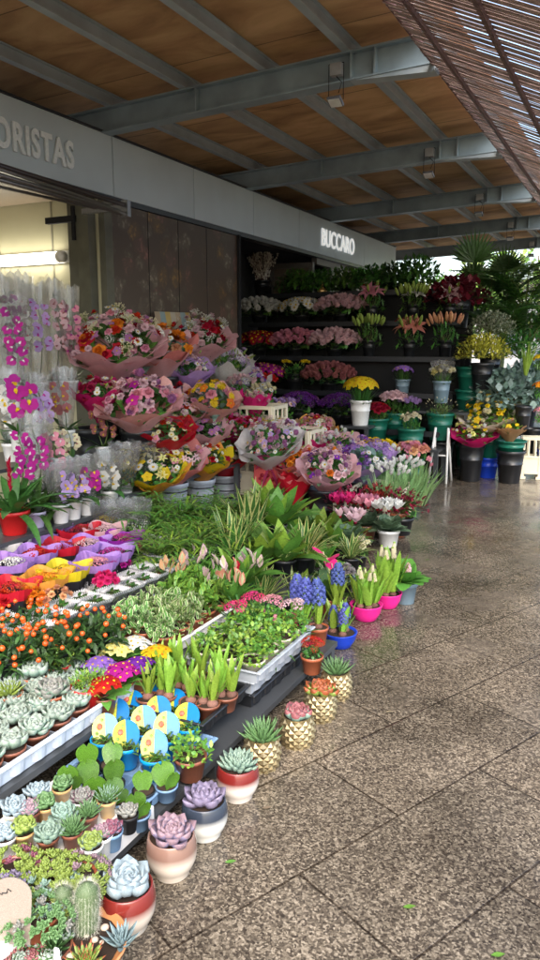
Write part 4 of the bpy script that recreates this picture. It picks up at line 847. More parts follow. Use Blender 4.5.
def g_tag(m):
    n = 12; P = [(-.5, 0), (.5, 0)]+[(.5*cos(pi*i/n), 1.1+.5*sin(pi*i/n)*.8) for i in range(n+1)]
    for yy in (0, .03): b = len(m.v); m.v += [(x, yy, z) for x, z in P]; m.f.append(tuple(b+i for i in (range(len(P)) if yy == 0 else reversed(range(len(P)))))); m.m.append(0)
    k = len(P)
    for i in range(k): j = (i+1) % k; m.f.append((i, j, k+j, k+i)); m.m.append(0)
t = T('price_tag', 'cream arched card tag with dark lettering standing in front of the sedums', 'price tag', low(9, 944, .13, .0), (R_(-14), 0, R_(24)))
A(t, 'card', geo('tag', g_tag, False), (mat((.2, .16, .125), 'plain', c2=(.27, .23, .19), sc_=70, var=.06),), s=(.1, .06, .1))
m = M()
for i in range(7): m.tube([(i*.011-.035, -.002, .112+.004*(i % 2)), (i*.011-.03, -.002, .12-.003*(i % 3)), (i*.011-.024, -.002, .112)], .0012, n=4)
A(t, 'lettering', m.done(), (pl('black'),), (0.005, 0, 0), (0, R_(-22), 0))
for k, (x, y, lab) in enumerate([(16, 940, 'green sempervivum rosettes at the bottom picture edge'), (44, 935, 'brownish green sempervivum beside the cactus bowl')]):
    t = T('sempervivum_pot', lab, 'sempervivum', low(x, y, .02, .1)); z = pot(t, 'taper', .065, .075, pl('brown'))
    for q in range(7): a = q*2.4; A(t, 'rosette', geo('ech'+str(q % 3), ECH[1]), (su(S_['green']), su(S_['edge' if q % 2 else 'pinkt'])), (cos(a)*.045*(q > 0), sin(a)*.045*(q > 0), z+.0), (ru(-.3, .3), ru(-.3, .3), 0), .034)
# ------------------------------------------------------------------ wrapped plants in the middle of the near staging
def g_bag(m):      # slot 0 black outer, slot 1 coloured lining folded over the rim
    n = 40
    for lay in (0, 1):
        rows = []
        for i in range(9):
            t = i/8
            if lay: t = .82+.2*i/8
            else: t *= .86
            hw = (.6+.4*t)+(.012+.06*((t-.82)/.2) if lay else 0); row = []
            for j in range(n):
                a = 2*pi*(j+.5)/n; k = 1/max(abs(cos(a)), abs(sin(a)))**.96; cr = abs(sin(2*a)); pl_ = 1+.03*sin(a*11+t*3)
                row.append((cos(a)*hw*k*pl_, sin(a)*hw*k*pl_, t+t**6*(.05*cr**4-.03*(1-cr)+.012*sin(a*7))))
            rows.append(row)
        m.grid(rows, lay, closed=True)
logo = mat((.8, .78, .8), 'plain')
BAGS = []
def bag(label, x, y, col, fcol, z=.252, s=.1, rot=.35, mark=False, hh=.22):
    p = low(x, y, z, hh*.95); BAGS.append(p); t = T('black_flower_bag', label, 'wrapped plant', p, (0, 0, rot+ru(-.12, .12)), 'black paper bags with coloured linings')
    A(t, 'paper_bag', geo('bag', g_bag, False), (mat((.013, .012, .016), 'plastic', rough=.4), paper(PP[col])), s=(s, s, hh))
    A(t, 'foliage', geo('bagf', bush(90, .4, .26, 'round', .5, .5, .5, .5, .3)), (lf('mid'), lf('fresh'), lf('olive')), (0, 0, hh*.66), s=s*.7)
    for d in cap(7, 1.1): flower(t, 'cluster', fcol, V((d.x*s*.62, d.y*s*.62, hh*.8+d.z*.045)), V((d.x, d.y, 2)), s*.27)
    if mark:     # white scribbled emblem of looping script on the face that looks at the aisle
        m = M(); P = [(-.5+.06*i, .0, .10*sin(i*1.9)+.03*sin(i*.7)) for i in range(18)]; m.tube(P, .012, n=4)
        m.tube([(-.62+1.24*(.5-.5*cos(pi*i/10)), 0, .2*sin(pi*i/10)+.06*sin(i*2.2)) for i in range(11)], .011, n=4); m.tube([(-.6+1.2*i/10, 0, -.17*sin(pi*i/10)-.03) for i in range(11)], .011, n=4)
        m.tube([(-.1, 0, .18), (.02, 0, .5), (.16, 0, .42), (.1, 0, .14)], .011, n=4); m.tube([(.2, 0, .16), (.35, 0, .34), (.55, 0, .2)], .01, n=4)
        for face, loc in ((0, (0, -s*.865, hh*.55)), (pi/2, (s*.865, 0, hh*.55))):
            A(t, 'printed_emblem', m.done(), (logo,), loc, (R_(-12) if face == 0 else 0, R_(-20)if face == 0 else 0, face), s*.8) if face == 0 else A(t, 'printed_emblem', m.done(), (logo,), loc, Euler((R_(-12), R_(-20), pi/2), 'XYZ'), s*.8)
for x, y, c, f, mk, lab in [(12, 588, 'red', 'red', 1, 'red lined black bag with a white emblem at the picture edge'), (44, 578, 'orange', 'orange', 0, 'orange lined black bag behind the orange kalanchoe'), (66, 570, 'yellow', 'yellow', 1, 'yellow lined black bag with a white emblem'), (96, 562, 'lav', 'pink', 1, 'lavender lined black bag right of the yellow one, with emblem'), (112, 552, 'lav', 'magenta', 1, 'lavender lined black bag beside the white sleeves'),
        (12, 562, 'lav', 'white', 0, 'lavender lined black bag at the picture edge, behind the red one'), (36, 553, 'lav', 'red', 0, 'lavender lined black bag behind the orange one'), (62, 546, 'red', 'red', 0, 'crimson lined black bag full of red flowers in the middle'), (88, 543, 'lav', 'lpink', 0, 'pale lavender lined black bag in the middle of the back row'), (123, 538, 'purple', 'magenta', 0, 'deep purple lined black bag at the far aisle corner'),
        (8, 543, 'white', 'white', 0, 'black bag lined pale blue grey with white flowers'), (40, 534, 'lav', 'lilac', 0, 'lavender lined black bag behind the crimson ones'), (80, 530, 'red', 'crimson', 0, 'dark red lined black bag in the back row'), (106, 529, 'pink', 'lpink', 0, 'pink lined black bag in front of the pink kalanchoe'), (60, 524, 'lav', 'lilac', 0, 'small lavender lined black bag near the lilac pot')]:
    bag(lab, x, y, c, f, mark=bool(mk))
# magenta and orange kalanchoe
def kal(label, loc, c, r=.07, h=.1, film_=False, pk='black', n=12, fs=.03, H=.16, name='kalanchoe', cat='kalanchoe', fl_='cluster', fol='mid'):
    t = T(name, label, cat, loc, (0, 0, ru(0, 6))); z = pot(t, 'taper', .05, .08, pl(pk)); A(t, 'foliage', geo('kalf', bush(150, .28, .22, 'round', .8, .4, .6, .5, .3)), (lf(fol), lf('fresh'), lf('olive')), (0, 0, z), s=(r, r, H*.7))
    for d in cap(n, 1.25, .2): flower(t, fl_, c, V((d.x*r, d.y*r, z+H*.45+d.z*H*.4)), V((d.x, d.y, d.z+.5)), fs*ru(.85, 1.15))
    if film_: sleeve(t, r*1.35, H+.12, .02)
    return t
kal('bright orange kalanchoe in front of the orange lined bag', low(33, 597, .252, .17), 'orange', fl_='carn', fs=.024)
kal('amber yellow kalanchoe beside the bright orange one', low(56, 600, .252, .15), 'peach', fl_='carn', fs=.02)
kal('red cyclamen coloured kalanchoe at the picture edge above the berries', low(4, 606, .252, .15), 'red', fl_='carn')
for x, y, c, lab in [(106, 590, 'hot', 'magenta kalanchoe next to the white sleeves, nearest one'), (118, 572, 'magenta', 'magenta kalanchoe between the black bags and white sleeves'), (131, 556, 'hot', 'deep pink kalanchoe farthest of the three by the white sleeves')]: kal(lab, low(x, y, .252, .12), c, .06, fl_='carn', fs=.022, n=14)
for x, y, c, lab in [(75, 518, 'pink', 'pink kalanchoe in a clear sleeve at the wall end of its row'), (92, 520, 'pink', 'second pink kalanchoe in a clear sleeve'), (106, 522, 'yellow', 'pale yellow kalanchoe in a clear sleeve'), (120, 520, 'white', 'white kalanchoe in a clear sleeve, second from the green palms'), (136, 520, 'white', 'white kalanchoe in a clear sleeve touching the green palms')]: kal(lab, low(x, y, .252, .2), c, .075, H=.18, film_=True, fs=.034)
# white sleeves with punched scalloped edges
def g_sq(m):
    rows = []
    for i in range(5):
        t = i/4; hw = .62+.38*t; row = []
        for j in range(40):
            a = 2*pi*(j+.5)/40; k = 1/max(abs(cos(a)), abs(sin(a)))**.9; row.append((cos(a)*hw*k, sin(a)*hw*k, t*(1+.05*sin(a*2+1))))
        rows.append(row)
    m.grid(rows, 0, closed=True)
def g_edge(m):      # white paper band with a scalloped lip and punched dots
    n = 64
    for side in range(4):
        for k in range(10):
            u0, u1 = -1+.2*k, -.8+.2*k; pts = []
            for lay in (0,):
                q = lambda u, z, o: {0: (u*o, -o, z), 1: (o, u*o, z), 2: (-u*o, o, z), 3: (-o, -u*o, z)}[side]
                b = len(m.v); m.v += [q(u0, .84, .86), q(u1, .84, .86), q(u1, 1.0, 1.04), q((u0+u1)/2, 1.08, 1.1), q(u0, 1.0, 1.04)]; m.f.append((b, b+1, b+2, b+3, b+4)); m.m.append(0)
                c = V(q((u0+u1)/2, .99, 1.035)); b = len(m.v); w_ = .035
                ex = V(q(u1, 1, 1))-V(q(u0, 1, 1)); ex.normalize(); m.v += [tuple(c-ex*w_+V((0, 0, -.04))), tuple(c+ex*w_+V((0, 0, -.04))), tuple(c+ex*w_+V((0, 0, .04))), tuple(c-ex*w_+V((0, 0, .04)))]; m.f.append((b, b+1, b+2, b+3)); m.m.append(1)
k = 0; cc = ['red', 'white', 'hot', 'lpink', None, 'crimson']
for j in range(12):
    for i in range(6):
        x = -2.075-.088*i; y = 2.05+.118*j
        if any((x-q.x)**2+(y-q.y)**2 < .125**2 for q in BAGS): continue
        t = T('white_sleeved_plant', 'plant in a white scalloped sleeve, %s row from the aisle, %s from us' % (ORD[i], ORD[j]), 'wrapped plant', (x, y, .285), (0, 0, ru(-.3, .3)), 'small plants in white scalloped sleeves')
        A(t, 'sleeve', geo('sqs', g_sq), (film(),), s=(.05, .056, .11)); A(t, 'scalloped_edge', geo('sqe', g_edge), (mat((.6, .6, .6), 'plain'), mat((.12, .12, .12), 'plain')), s=(.05, .056, .11*ru(.92, 1.05)))
        A(t, 'pot', geo('taper', g_taper), (pl('black'),), s=(.03, .03, .03)); A(t, 'foliage', geo('ssf', bush(60, .5, .3, 'round', .8, .3, .5, .5, .3, 3)), (lf('mid'), lf('olive'), lf('olive')), (0, 0, .075), s=.052)
        c = cc[rnd.randrange(6)]
        if c: 
            for d in cap(3, .9): flower(t, 'cluster', c, V((d.x*.03, d.y*.03, .085)), V((d.x, d.y, 2)), .016)
# lavender crepe strip
m = M(); rows = []
for i in range(60):
    y = 2.3+i*.0135; q = .012*sin(i*1.3)+.008*sin(i*2.9); rows.append([(-2.016+q*.3, y, .25), (-2.005+q*.8, y, .26), (-2.015+q*.6, y, .285+.01*sin(i*.9)), (-2.03, y, .3+q*.5)])
m.grid(rows); m.grid([[(x-.004, y, z) for x, y, z in r] for r in rows]); o = link('crepe_paper_strip', m.done(), (paper((.42, .42, .72)),)); o['label'] = 'lavender crumpled crepe paper strip between the white sleeves and the variegated plants'; o['category'] = 'paper strip'

# ------------------------------------------------------------------ orchids and bromeliad at the wall
ORL = ('orl', blades(7, 1., .3, 'oval', 1.1, .9, 6, fill=.7, fold=.2))
def orchid(label, loc, col, cen, H, n=9, fs=.035, film_=True, pc='white', r=.055, lean=0, group=None, sr=.1, pk='taper', two=False):
    t = T('orchid', label, 'orchid', loc, (0, 0, ru(-.5, .5)), group); z = pot(t, pk, r, .11, pl(pc))
    A(t, 'leaves', geo(ORL[0], ORL[1]), (lf('mid'), lf('mid')), (0, 0, z), (0, 0, ru(0, 6)), .17)
    for sidx in range(2 if two else 1):
        a0 = ru(-.4, .4)+pi*sidx; m = M(); P = []
        for i in range(9): u = i/8; P.append(V((cos(a0)*.05*sin(u*2.5)+lean*u, sin(a0)*.05*sin(u*2.5)-.04*u*u, z+(H-z)*u*(1-.06*u))))
        m.tube(P, .004, .002, 5); A(t, 'stem', m.done(), (lf('olive'),))
        for i in range(n):
            u = .42+.58*i/n; p_ = P[min(8, int(u*8))]; sd_ = 1 if i % 2 else -1
            d = V((.75+ru(-.4, .4), -.65+ru(-.4, .4), ru(-.1, .3))); pos = p_+V((.02+.022*sd_*ru(.5, 1.3), -.02+.03*sd_*ru(.5, 1.2), ru(-.02, .03)))
            flower(t, 'orchid', col, pos, d, fs*ru(.85, 1.1)*(1.1-.25*u), cen=cen)
    if film_: sleeve(t, sr, H*1.0, .05)
    return t
OG = 'orchids in clear sleeves'
for x, y, X, zb, H, c, cn, lab in [(4, 322, -3.5, 1.15, .72, 'mauve', 'white', 'mauve pink orchid in a tall clear sleeve at the picture edge, top row'), (20, 320, -3.55, 1.15, .74, 'white', 'pink', 'white orchid in a tall clear sleeve, second in the top row'), (36, 325, -3.5, 1.15, .70, 'lilac', 'magenta', 'lilac pink orchid in a tall clear sleeve, middle of the top row'), (52, 318, -3.55, 1.15, .72, 'lpink', 'dusk', 'salmon orchid in a tall clear sleeve, top row'), (68, 330, -3.5, 1.15, .68, 'pink', 'magenta', 'rose pink orchid in a tall clear sleeve nearest the big bouquets'), (12, 338, -3.4, 1.1, .66, 'magenta', 'white', 'magenta orchid in front of the tall sleeves at the picture edge')]:
    p = atX(x, y, X); orchid(lab, (p.x, p.y, zb), c, cn, H, 15, .034, sr=.10, group=OG)
for x, y, X, zb, H, c, cn, lab in [(8, 395, -3.3, .82, .5, 'white', 'yellow', 'white orchid in a clear sleeve, middle row at the picture edge'), (38, 400, -3.25, .8, .48, 'lilac', 'magenta', 'lilac orchid in a clear sleeve in the middle row'), (65, 400, -3.3, .85, .45, 'dusk', 'yellow', 'rust pink orchid in a clear sleeve beside the dark buckets')]:
    p = atX(x, y, X); orchid(lab, (p.x, p.y, zb), c, cn, H, 11, .036, sr=.085, group=OG)
p = atX(14, 358, -3.2); orchid('large vivid magenta orchid at the picture edge', (p.x, p.y, .9), 'magenta', 'yellow', .46, 5, .06, False)
for x, y, c, lab in [(14, 437, 'magenta', 'magenta spotted orchid at the picture edge above the bromeliad'), (36, 440, 'magenta', 'magenta and white orchid in a clear sleeve below the lilac one'), (48, 446, 'pink', 'pink orchid beside the white square pot')]:
    p = atX(x, y, -3.05); orchid(lab, (p.x, p.y, .56), c, 'white', .5, 12, .033, x == 36, group=OG)
p = atX(66, 440, -3.2); orchid('cream and brown orchid in a large white pot', (p.x, p.y, .66), 'cream', 'dusk', .36, 9, .026, False, r=.085, two=True)
p = atX(103, 440, -3.3); orchid('dusky pink orchid in front of the dark buckets', (p.x, p.y, .7), 'dusk', 'yellow', .36, 9, .026, False, two=True)
for x, y, c, lab in [(60, 488, 'lilac', 'violet streaked orchid in a short clear sleeve'), (86, 482, 'magenta', 'purple orchid with large round blooms in a short clear sleeve'), (110, 480, 'white', 'white orchid in a short clear sleeve beside the pale yellow sprays'), (72, 480, 'lilac', 'lilac orchid behind the purple one')]:
    p = atX(x, y+12, -2.9); orchid(lab, (p.x, p.y, .5), c, 'yellow', .30, 9, .037, True, sr=.1, group=OG)
for x, y, lab in [(126, 468, 'pale yellow small flowered spray in a clear sleeve, near one'), (143, 466, 'pale yellow small flowered spray in a clear sleeve, middle one'), (158, 472, 'cream small flowered spray in a clear sleeve beside the orange bouquet')]:
    p = atX(x, y+12, -3.05); t = T('yellow_spray_plant', lab, 'potted plant', (p.x, p.y, .5)); z = pot(t, 'taper', .05, .09, pl('white')); A(t, 'foliage', geo('kalf', bush(150, .28, .22, 'round', .8, .4, .6, .5, .3)), (lf('mid'), lf('fresh'), lf('olive')), (0, 0, z), s=(.09, .09, .14))
    for d in cap(34, 1.4, .3): flower(t, 'five', 'cream' if rnd.random() < .7 else 'pale', V((d.x*.085, d.y*.085, .2+d.z*.12)), d, .013, cen='yellow')
    sleeve(t, .11, .33, .03)
BRO = ('bro', blades(22, 1., .15, 'strap', 1.25, .9, 8, fill=.25, fold=.3))
for x, y, lab, s_ in [(14, 520, 'glossy strap leaved bromeliad with a red flower spike in a red pot', .34), (36, 515, 'strap leaved green bromeliad in a lilac pot', .26), (62, 520, 'small strap leaved bromeliad in a dark red pot behind the bags', .22)]:
    p = atX(x, y, -2.95); t = T('bromeliad', lab, 'bromeliad', (p.x, p.y, .5)); z = pot(t, 'taper', .085 if s_ > .3 else .055, .13 if s_ > .3 else .09, pl('red' if s_ != .26 else 'lilac')); A(t, 'leaves', geo(BRO[0], BRO[1]), (lf('mid'), lf('fresh')), (0, 0, z-.01), (0, 0, ru(0, 6)), s_)
    if s_ > .3:
        m = M()
        for i in range(22): a = i*2.4; m.leaf((0, 0, .2+.02*i), (cos(a), sin(a), 1.2), .1, .045, 'lance', -.3, .3, 3)
        m.tube([(0, 0, 0), (0, 0, .35)], .012, n=6); A(t, 'flower_spike', m.done(), (pt('red'),), (.02, -.03, z+.05), s=.38)

# ------------------------------------------------------------------ leafy mass in the middle
PALM = ('parl', blades(1, 1, 1)); 
def g_parlor(m):
    for i in range(46):
        a = i*2.4; th = .15+.95*(i/46)*ru(.7, 1.2); L = ru(.7, 1.1); d = V((sin(th)*cos(a), sin(th)*sin(a), cos(th))); pts = []; p = V((0, 0, 0)); dd = d.copy()
        for k in range(7): pts.append(p.copy()); p = p+dd*L/7; dd = (dd+V((cos(a)*.1, sin(a)*.1, -.16))).normalized()
        m.tube(pts, .008, .004, 3, 2)
        s_ = dd.cross(V((0, 0, 1))).normalized()
        for k in range(2, 7):
            for q in (-1, 1): dr = (pts[k]-pts[k-1]).normalized(); m.leaf(pts[k], dr*.7+s_*q*.8+V((0, 0, ru(-.2, .2))), .3*ru(.8, 1.2), .042, 'lance', .5, .1, 3, 1 if rnd.random() < .3 else 0)
for k, (x, y, s_, lab) in enumerate([(150, 520, .3, 'feathery green parlour palm beside the white kalanchoe'), (178, 512, .32, 'feathery green parlour palm in front of the orange bouquet'), (205, 512, .3, 'feathery green parlour palm in front of the silver buckets'), (160, 545, .27, 'feathery palm just beyond the white sleeves'), (190, 540, .28, 'feathery palm in the middle of the leafy mass'), (222, 530, .27, 'feathery palm beside the cream edged leaves'), (140, 500, .25, 'feathery palm at the wall side below the yellow sprays'), (230, 505, .25, 'feathery palm below the cream crate')]):
    plant(lab, on(x, y, .2), 'taper', .08, .1, 'black', [('parlor%d' % (k % 2), g_parlor, (lf('fresh'), lf('lime'), lf('olive')), s_*1.12, 0)], name='parlour_palm', cat='palm plant')
SAN = ('san', blades(22, 1., .17, 'lance', .5, .25, 6, edge=True, fill=.1, r0=.18)); DIE = ('die', blades(26, 1., .36, 'oval', .9, .7, 6, edge=False, fill=.3, r0=.15, two=.4)); DRA = ('dra', blades(40, 1., .1, 'strap', .9, .9, 6, edge=True, fill=.2))
edge_ = mat((.55, .55, .2), 'leaf')
for k, (x, y, sp_, s_, lab) in enumerate([(250, 520, SAN, .32, 'upright sword leaved plant with cream margins, tallest one'), (232, 540, SAN, .27, 'sword leaved plant with cream margins beside the feathery palms'), (262, 548, DIE, .24, 'short broad leaved plant in front of the tallest sword leaves'), (276, 515, DIE, .3, 'broad leaved green plant behind the sword leaves'), (290, 530, DIE, .27, 'broad leaved plant beside the pink paper bouquet'), (305, 545, DRA, .26, 'arching striped dracaena behind the grey foliage'), (320, 528, DIE, .28, 'broad leaved plant below the pink paper bouquet'), (268, 500, DIE, .25, 'broad leaved plant in front of the spotted gift bag'), (280, 570, DIE, .22, 'small broad leaved plant beside the silvery foliage'), (262, 590, DRA, .23, 'striped grassy plant behind the tulip shaped blooms'), (296, 592, SAN, .2, 'small sword leaved plant behind the blue hyacinths'), (240, 570, DIE, .22, 'glossy green plant among the pink spathes'), (338, 538, DIE, .24, 'broad leaved plant between the cyclamens and the striped dracaena'), (318, 556, DIE, .2, 'low broad leaved plant behind the silvery heads'), (350, 548, DRA, .2, 'small striped dracaena behind the yellow rose plant'), (300, 580, DIE, .18, 'low broad leaved plant behind the nearest blue hyacinth'), (284, 548, DIE, .26, 'broad leaved plant nearest the arching dracaena'), (330, 575, DRA, .17, 'low striped plant beside the red anthurium')]):
    plant(lab, on(x, y, .16), 'taper', .075, .1, 'black', [(sp_[0], sp_[1], (lf('mid') if sp_ is not DIE else lf('fresh'), edge_ if sp_ is not DIE else lf('lime'), lf('olive')), s_, 0)], name='leafy_plant', cat='leafy plant')
def g_spathe(m): m.leaf((0, 0, 0), (0, .15, 1), 1, .5, 'oval', .25, .5, 5, 0); m.leaf((0, 0, .02), (0, -.1, 1), .9, .3, 'oval', -.2, .6, 5, 1)
for k, (x, y, c, lab) in enumerate([(172, 580, 'peach', 'spathe plant with creamy peach spathes at the far corner of the white sleeves'), (195, 572, 'lpink', 'spathe plant with pale pink spathes behind the variegated leaves'), (215, 585, 'lpink', 'spathe plant with pink spathes in the middle of the green mass'), (232, 590, 'salmon', 'spathe plant with salmon spathes beside the red blooms'), (250, 575, 'lpink', 'spathe plant with pink and cream spathes farthest along')]):
    t = plant(lab, on(x, y, .13), 'taper', .06, .08, 'terra', [('spf', blades(26, 1., .26, 'oval', .9, .7, 5, fill=.2), (lf('fresh'), lf('mid')), .17, 0)], name='spathe_plant', cat='spathe plant')
    for q in range(8): a = q*2.4; A(t, 'spathe', geo('spathe', g_spathe), (mat(P_[c], 'petal'), mat((.6, .62, .35), 'petal')), (cos(a)*.05, sin(a)*.05, .15+ru(0, .07)), (ru(-.4, .4), ru(-.4, .4), a), .07)
# bromeliads with pink tulip shaped blooms
for x, y, lab in [(247, 612, 'grassy bromeliad with a pink tulip shaped bloom, nearest the variegated leaves'), (262, 618, 'grassy bromeliad with a pink tulip shaped bloom, second one'), (275, 625, 'grassy bromeliad with a large pink bloom above the kalanchoes'), (238, 598, 'grassy bromeliad with a small pink bloom behind the others')]:
    t = plant(lab, on(x, y+6, .16), 'taper', .055, .08, 'terra', [('gra', blades(46, 1., .07, 'strap', 1.0, .8, 6, fill=.1), (lf('mid'), lf('fresh')), .22, 0)], name='pink_bromeliad', cat='bromeliad'); flower(t, 'tulip', 'pink', V((.01, -.01, .19)), V((.1, -.1, 1)), .034)
def g_anth(m):
    m.leaf((0, 0, 0), (0, 1, .25), 1.0, .95, 'heart', .2, .12, 5, 0); m.tube([(0, .05, .02), (0, .3, .28)], .05, .03, 6, 1); m.tube([(0, 0, 0), (0, -.15, -1.2)], .025, n=4, mi=2)
t = plant('red anthurium with heart shaped glossy spathes behind the blue hyacinths', on(330, 582, .18), 'taper', .06, .09, 'terra', [('anf', blades(14, 1., .5, 'heart', 1.0, .5, 5, fill=.3), (lf('mid'), lf('fresh')), .17, 0)], name='anthurium', cat='anthurium')
for a, hh, s_ in ((.3, .29, .1), (2.2, .25, .08), (3.6, .31, .09)): A(t, 'spathe', geo('anth', g_anth), (mat(P_['hot'], 'plastic', rough=.2), pt('cream'), lf('mid')), (cos(a)*.04, sin(a)*.04-.03, hh), (.5, 0, a), s_)
t = plant('small red guzmania among the pink spathes', on(238, 580, .14), 'taper', .05, .08, 'terra', [('gra', None, (lf('mid'), lf('fresh')), .16, 0)], name='red_bromeliad', cat='bromeliad'); flower(t, 'tulip', 'red', V((0, 0, .2)), V((.1, -.1, 1)), .035)
# grey leaved foliage (pleated silvery heads)
for k, (x, y, lab) in enumerate([(300, 568, 'silvery grey pleated foliage plant beside the sword leaves'), (322, 560, 'silvery grey pleated foliage plant, largest head'), (345, 572, 'silvery mauve pleated plant beside the yellow rose plant'), (325, 585, 'grey mauve pleated plant behind the red anthurium'), (300, 598, 'grey mauve pleated plant behind the blue hyacinths')]):
    t = plant(lab, on(x, y, .12), 'taper', .055, .08, 'black', [('kalf', None, (lf('euc'), lf('dark'), lf('olive')), (.085, .085, .1), 0)], name='silver_foliage', cat='foliage plant')
    for d in cap(8, 1.2): A(t, 'pleated_head', geo('fl_carn_x', f_carn), (mat((.33, .3, .3), 'petal', c2=(.5, .46, .47), var=.3),), V((d.x*.06, d.y*.06, .1+d.z*.06)), aim(d), .034)
kal('yellow and peach rose plant in a clear wrap beside the cyclamens', on(360, 552, .1), 'cream', .065, fl_='rose', fs=.022, n=9, name='rose_plant', cat='rose plant')
# flowers at the aisle edge
p = low(340, 642, 0, .02)
t = hyac('blue hyacinth in a royal blue pot standing on the floor', p, 'bowl', .085, .08, 'blue', 3, 'hyac', 'blue', .05, .15, .45, fs=.045)
for x, y, n_, lab in [(318, 640, 1, 'tall blue hyacinth beside the royal blue pot'), (300, 640, 2, 'blue violet hyacinth in front of the anthurium'), (337, 618, 1, 'pale blue hyacinth with strap leaves, farthest of the blue ones')]:
    hyac(lab, on(x, y, .02), 'taper', .05, .09, 'terra', n_, 'hyac', 'blue', .12, .16, .4, fs=.066)
hyac('cream budded hyacinths in the nearer of the two hot pink pots on the floor', low(366, 612, 0, .04), 'bowl', .09, .09, 'hot', 6, 'hbud', 'cream', .14, .18, .5, fs=.034)
hyac('hyacinths opening cream in a hot pink pot on the floor, farther one', low(387, 600, 0, .04), 'bowl', .085, .09, 'hot', 5, 'hbud', 'cream', .2, .22, .45, fs=.04)
t = plant('round leaved plant with a pink hyacinth in a slate blue planter', low(405, 594, 0, .05), 'taper', .075, .13, 'slate', [('rnd', blades(22, 1., .6, 'round', 1.1, .7, 5, fill=.2), (lf('fresh'), lf('mid')), .155, 0)], name='leafy_planter'); flower(t, 'hyac', 'lpink', V((-.04, -.02, .19)), V((.1, 0, 1)), .035)
kal('small red kalanchoe in a terracotta pot behind the last gold pot', on(312, 655, .08), 'red', .05, H=.1, pk='terra', fs=.018)
kal('deep pink kalanchoe beside the blue hyacinths', on(288, 640, .09), 'hot', .06, pk='terra', fs=.026)
CYF = ('cyf', blades(22, 1., .7, 'heart', 1.2, .5, 4, fill=.3))
for x, y, c, n_, pc, lab in [(345, 512, 'hot', 16, 'terra', 'hot pink cyclamen at the edge of the purple paper bouquet'), (366, 515, 'pink', 12, 'brown', 'pink and white cyclamen in the middle of three'), (389, 520, 'white', 13, 'white', 'white cyclamen in a white labelled pot by the aisle'), (350, 530, 'lpink', 6, 'terra', 'pale pink cyclamen low in front of the hot pink one')]:
    p = low(x, y, .02, .2); t = T('cyclamen', lab, 'cyclamen', p); z = pot(t, 'taper', .085, .13, pl(pc)); A(t, 'leaves', geo(CYF[0], CYF[1]), (mat((.04, .1, .045), 'leaf', c2=(.16, .24, .14), sc_=12, var=.3), lf('mid')), (0, 0, z), s=.15)
    for d in cap(n_, .9, .3):
        m_ = V((d.x*.12, d.y*.12, z+.13+d.z*.06)); flower(t, 'cycl', c, m_, V((d.x*.4, d.y*.4, 1)), ru(.052, .064), cen='crimson')
t = bucket_of('terracotta pot of dark red leafy foliage behind the cyclamens', low(398, 505, .0, .25), .09, .2, 'terra', None, None, 0, 0, .16, .2, potk='taper', name='dark_red_plant', cat='plant', fol='dark')
for x, y, lab, rr in [(352, 492, 'dark red leucothoe foliage bunch above the hot pink cyclamen', .25), (378, 490, 'dark red leucothoe foliage bunch in the middle', .25), (402, 493, 'dark red leucothoe foliage bunch by the aisle', .23)]:
    t = T('red_foliage_bucket', lab, 'foliage bucket', low(x, y, .03, .33)); z = pot(t, 'taper', .1, .14, pl('black'), name='bucket'); A(t, 'foliage', geo('rfo', bush(260, .2, .09, 'oval', .75, .35, .6, .7, .4, stems=12)), (mat((.14, .006, .012), 'leaf'), mat((.28, .012, .02), 'leaf'), lf('olive')), (0, 0, .2), s=rr)

# ------------------------------------------------------------------ tulips and their crates
crate('cream crate of tulips standing at the aisle', (-1.93, 5.8, 0), .05, .22, .45, .3)
for x, y, c, lab in [(388, 478, 'white', 'bunches of white tulips at the front of the cream crate'), (405, 472, 'white', 'bunches of white tulips by the aisle in the cream crate'), (384, 458, 'white', 'white tulip bunch behind the others'), (416, 470, 'pink', 'small pink tulip bunch at the aisle corner of the cream crate')]:
    t = T('tulip_bunch', lab, 'tulips', low(x, y-9, .08, .4), (0, 0, ru(0, 3))); A(t, 'leaves', geo('tul', blades(70, 1., .1, 'lance', .5, .4, 5, fill=.1, r0=.3)), (mat((.22, .36, .14), 'leaf'), lf('lime')), (0, 0, 0), s=(.36, .36, .40))
    for d in cap(34 if c == 'white' else 8, .95, .2): flower(t, 'tulip', c, V((d.x*.19, d.y*.19, .3+d.z*.13)), V((d.x, d.y, 1)), ru(.032, .04))
# crates with cut bunches by the spotted bag
CT = 'stacked cream flower crates'
for x, y, z_, lab in [(0, 0, .02, 'lowest cream crate beside the silver bucket'), (0.02, .02, .33, 'middle cream crate of the stack beside the silver bucket'), (0, .05, .64, 'top cream crate of the tall stack, holding white and magenta bunches')]:
    crate(lab, (-3.42+x, 6.15+y, z_), .08, .38, .2, .3, group=CT)
crate('lower cream crate holding up the yellow bunches', (-3.0, 6.3, .02), .05, .3, .2, .34, group=CT); crate('upper cream crate with yellow bunches behind the white paper bouquet', (-3.0, 6.3, .38), .05, .3, .2, .34, group=CT)
crate('single cream crate standing on end behind the white paper bouquet', (-3.02, 5.75, .12), .1, .17, .13, .5)
t = T('wooden_step', 'low reddish brown wooden step below the spotted gift bag', 'step', (-2.75, 5.6, 0)); m = M(); m.box(-.75, .4, -.35, .3, .06, .12); m.box(-.7, .35, -.3, .28, 0, .0599); A(t, 'step_board', m.done('shape', False), (mat((.22, .09, .05), 'plain'),))
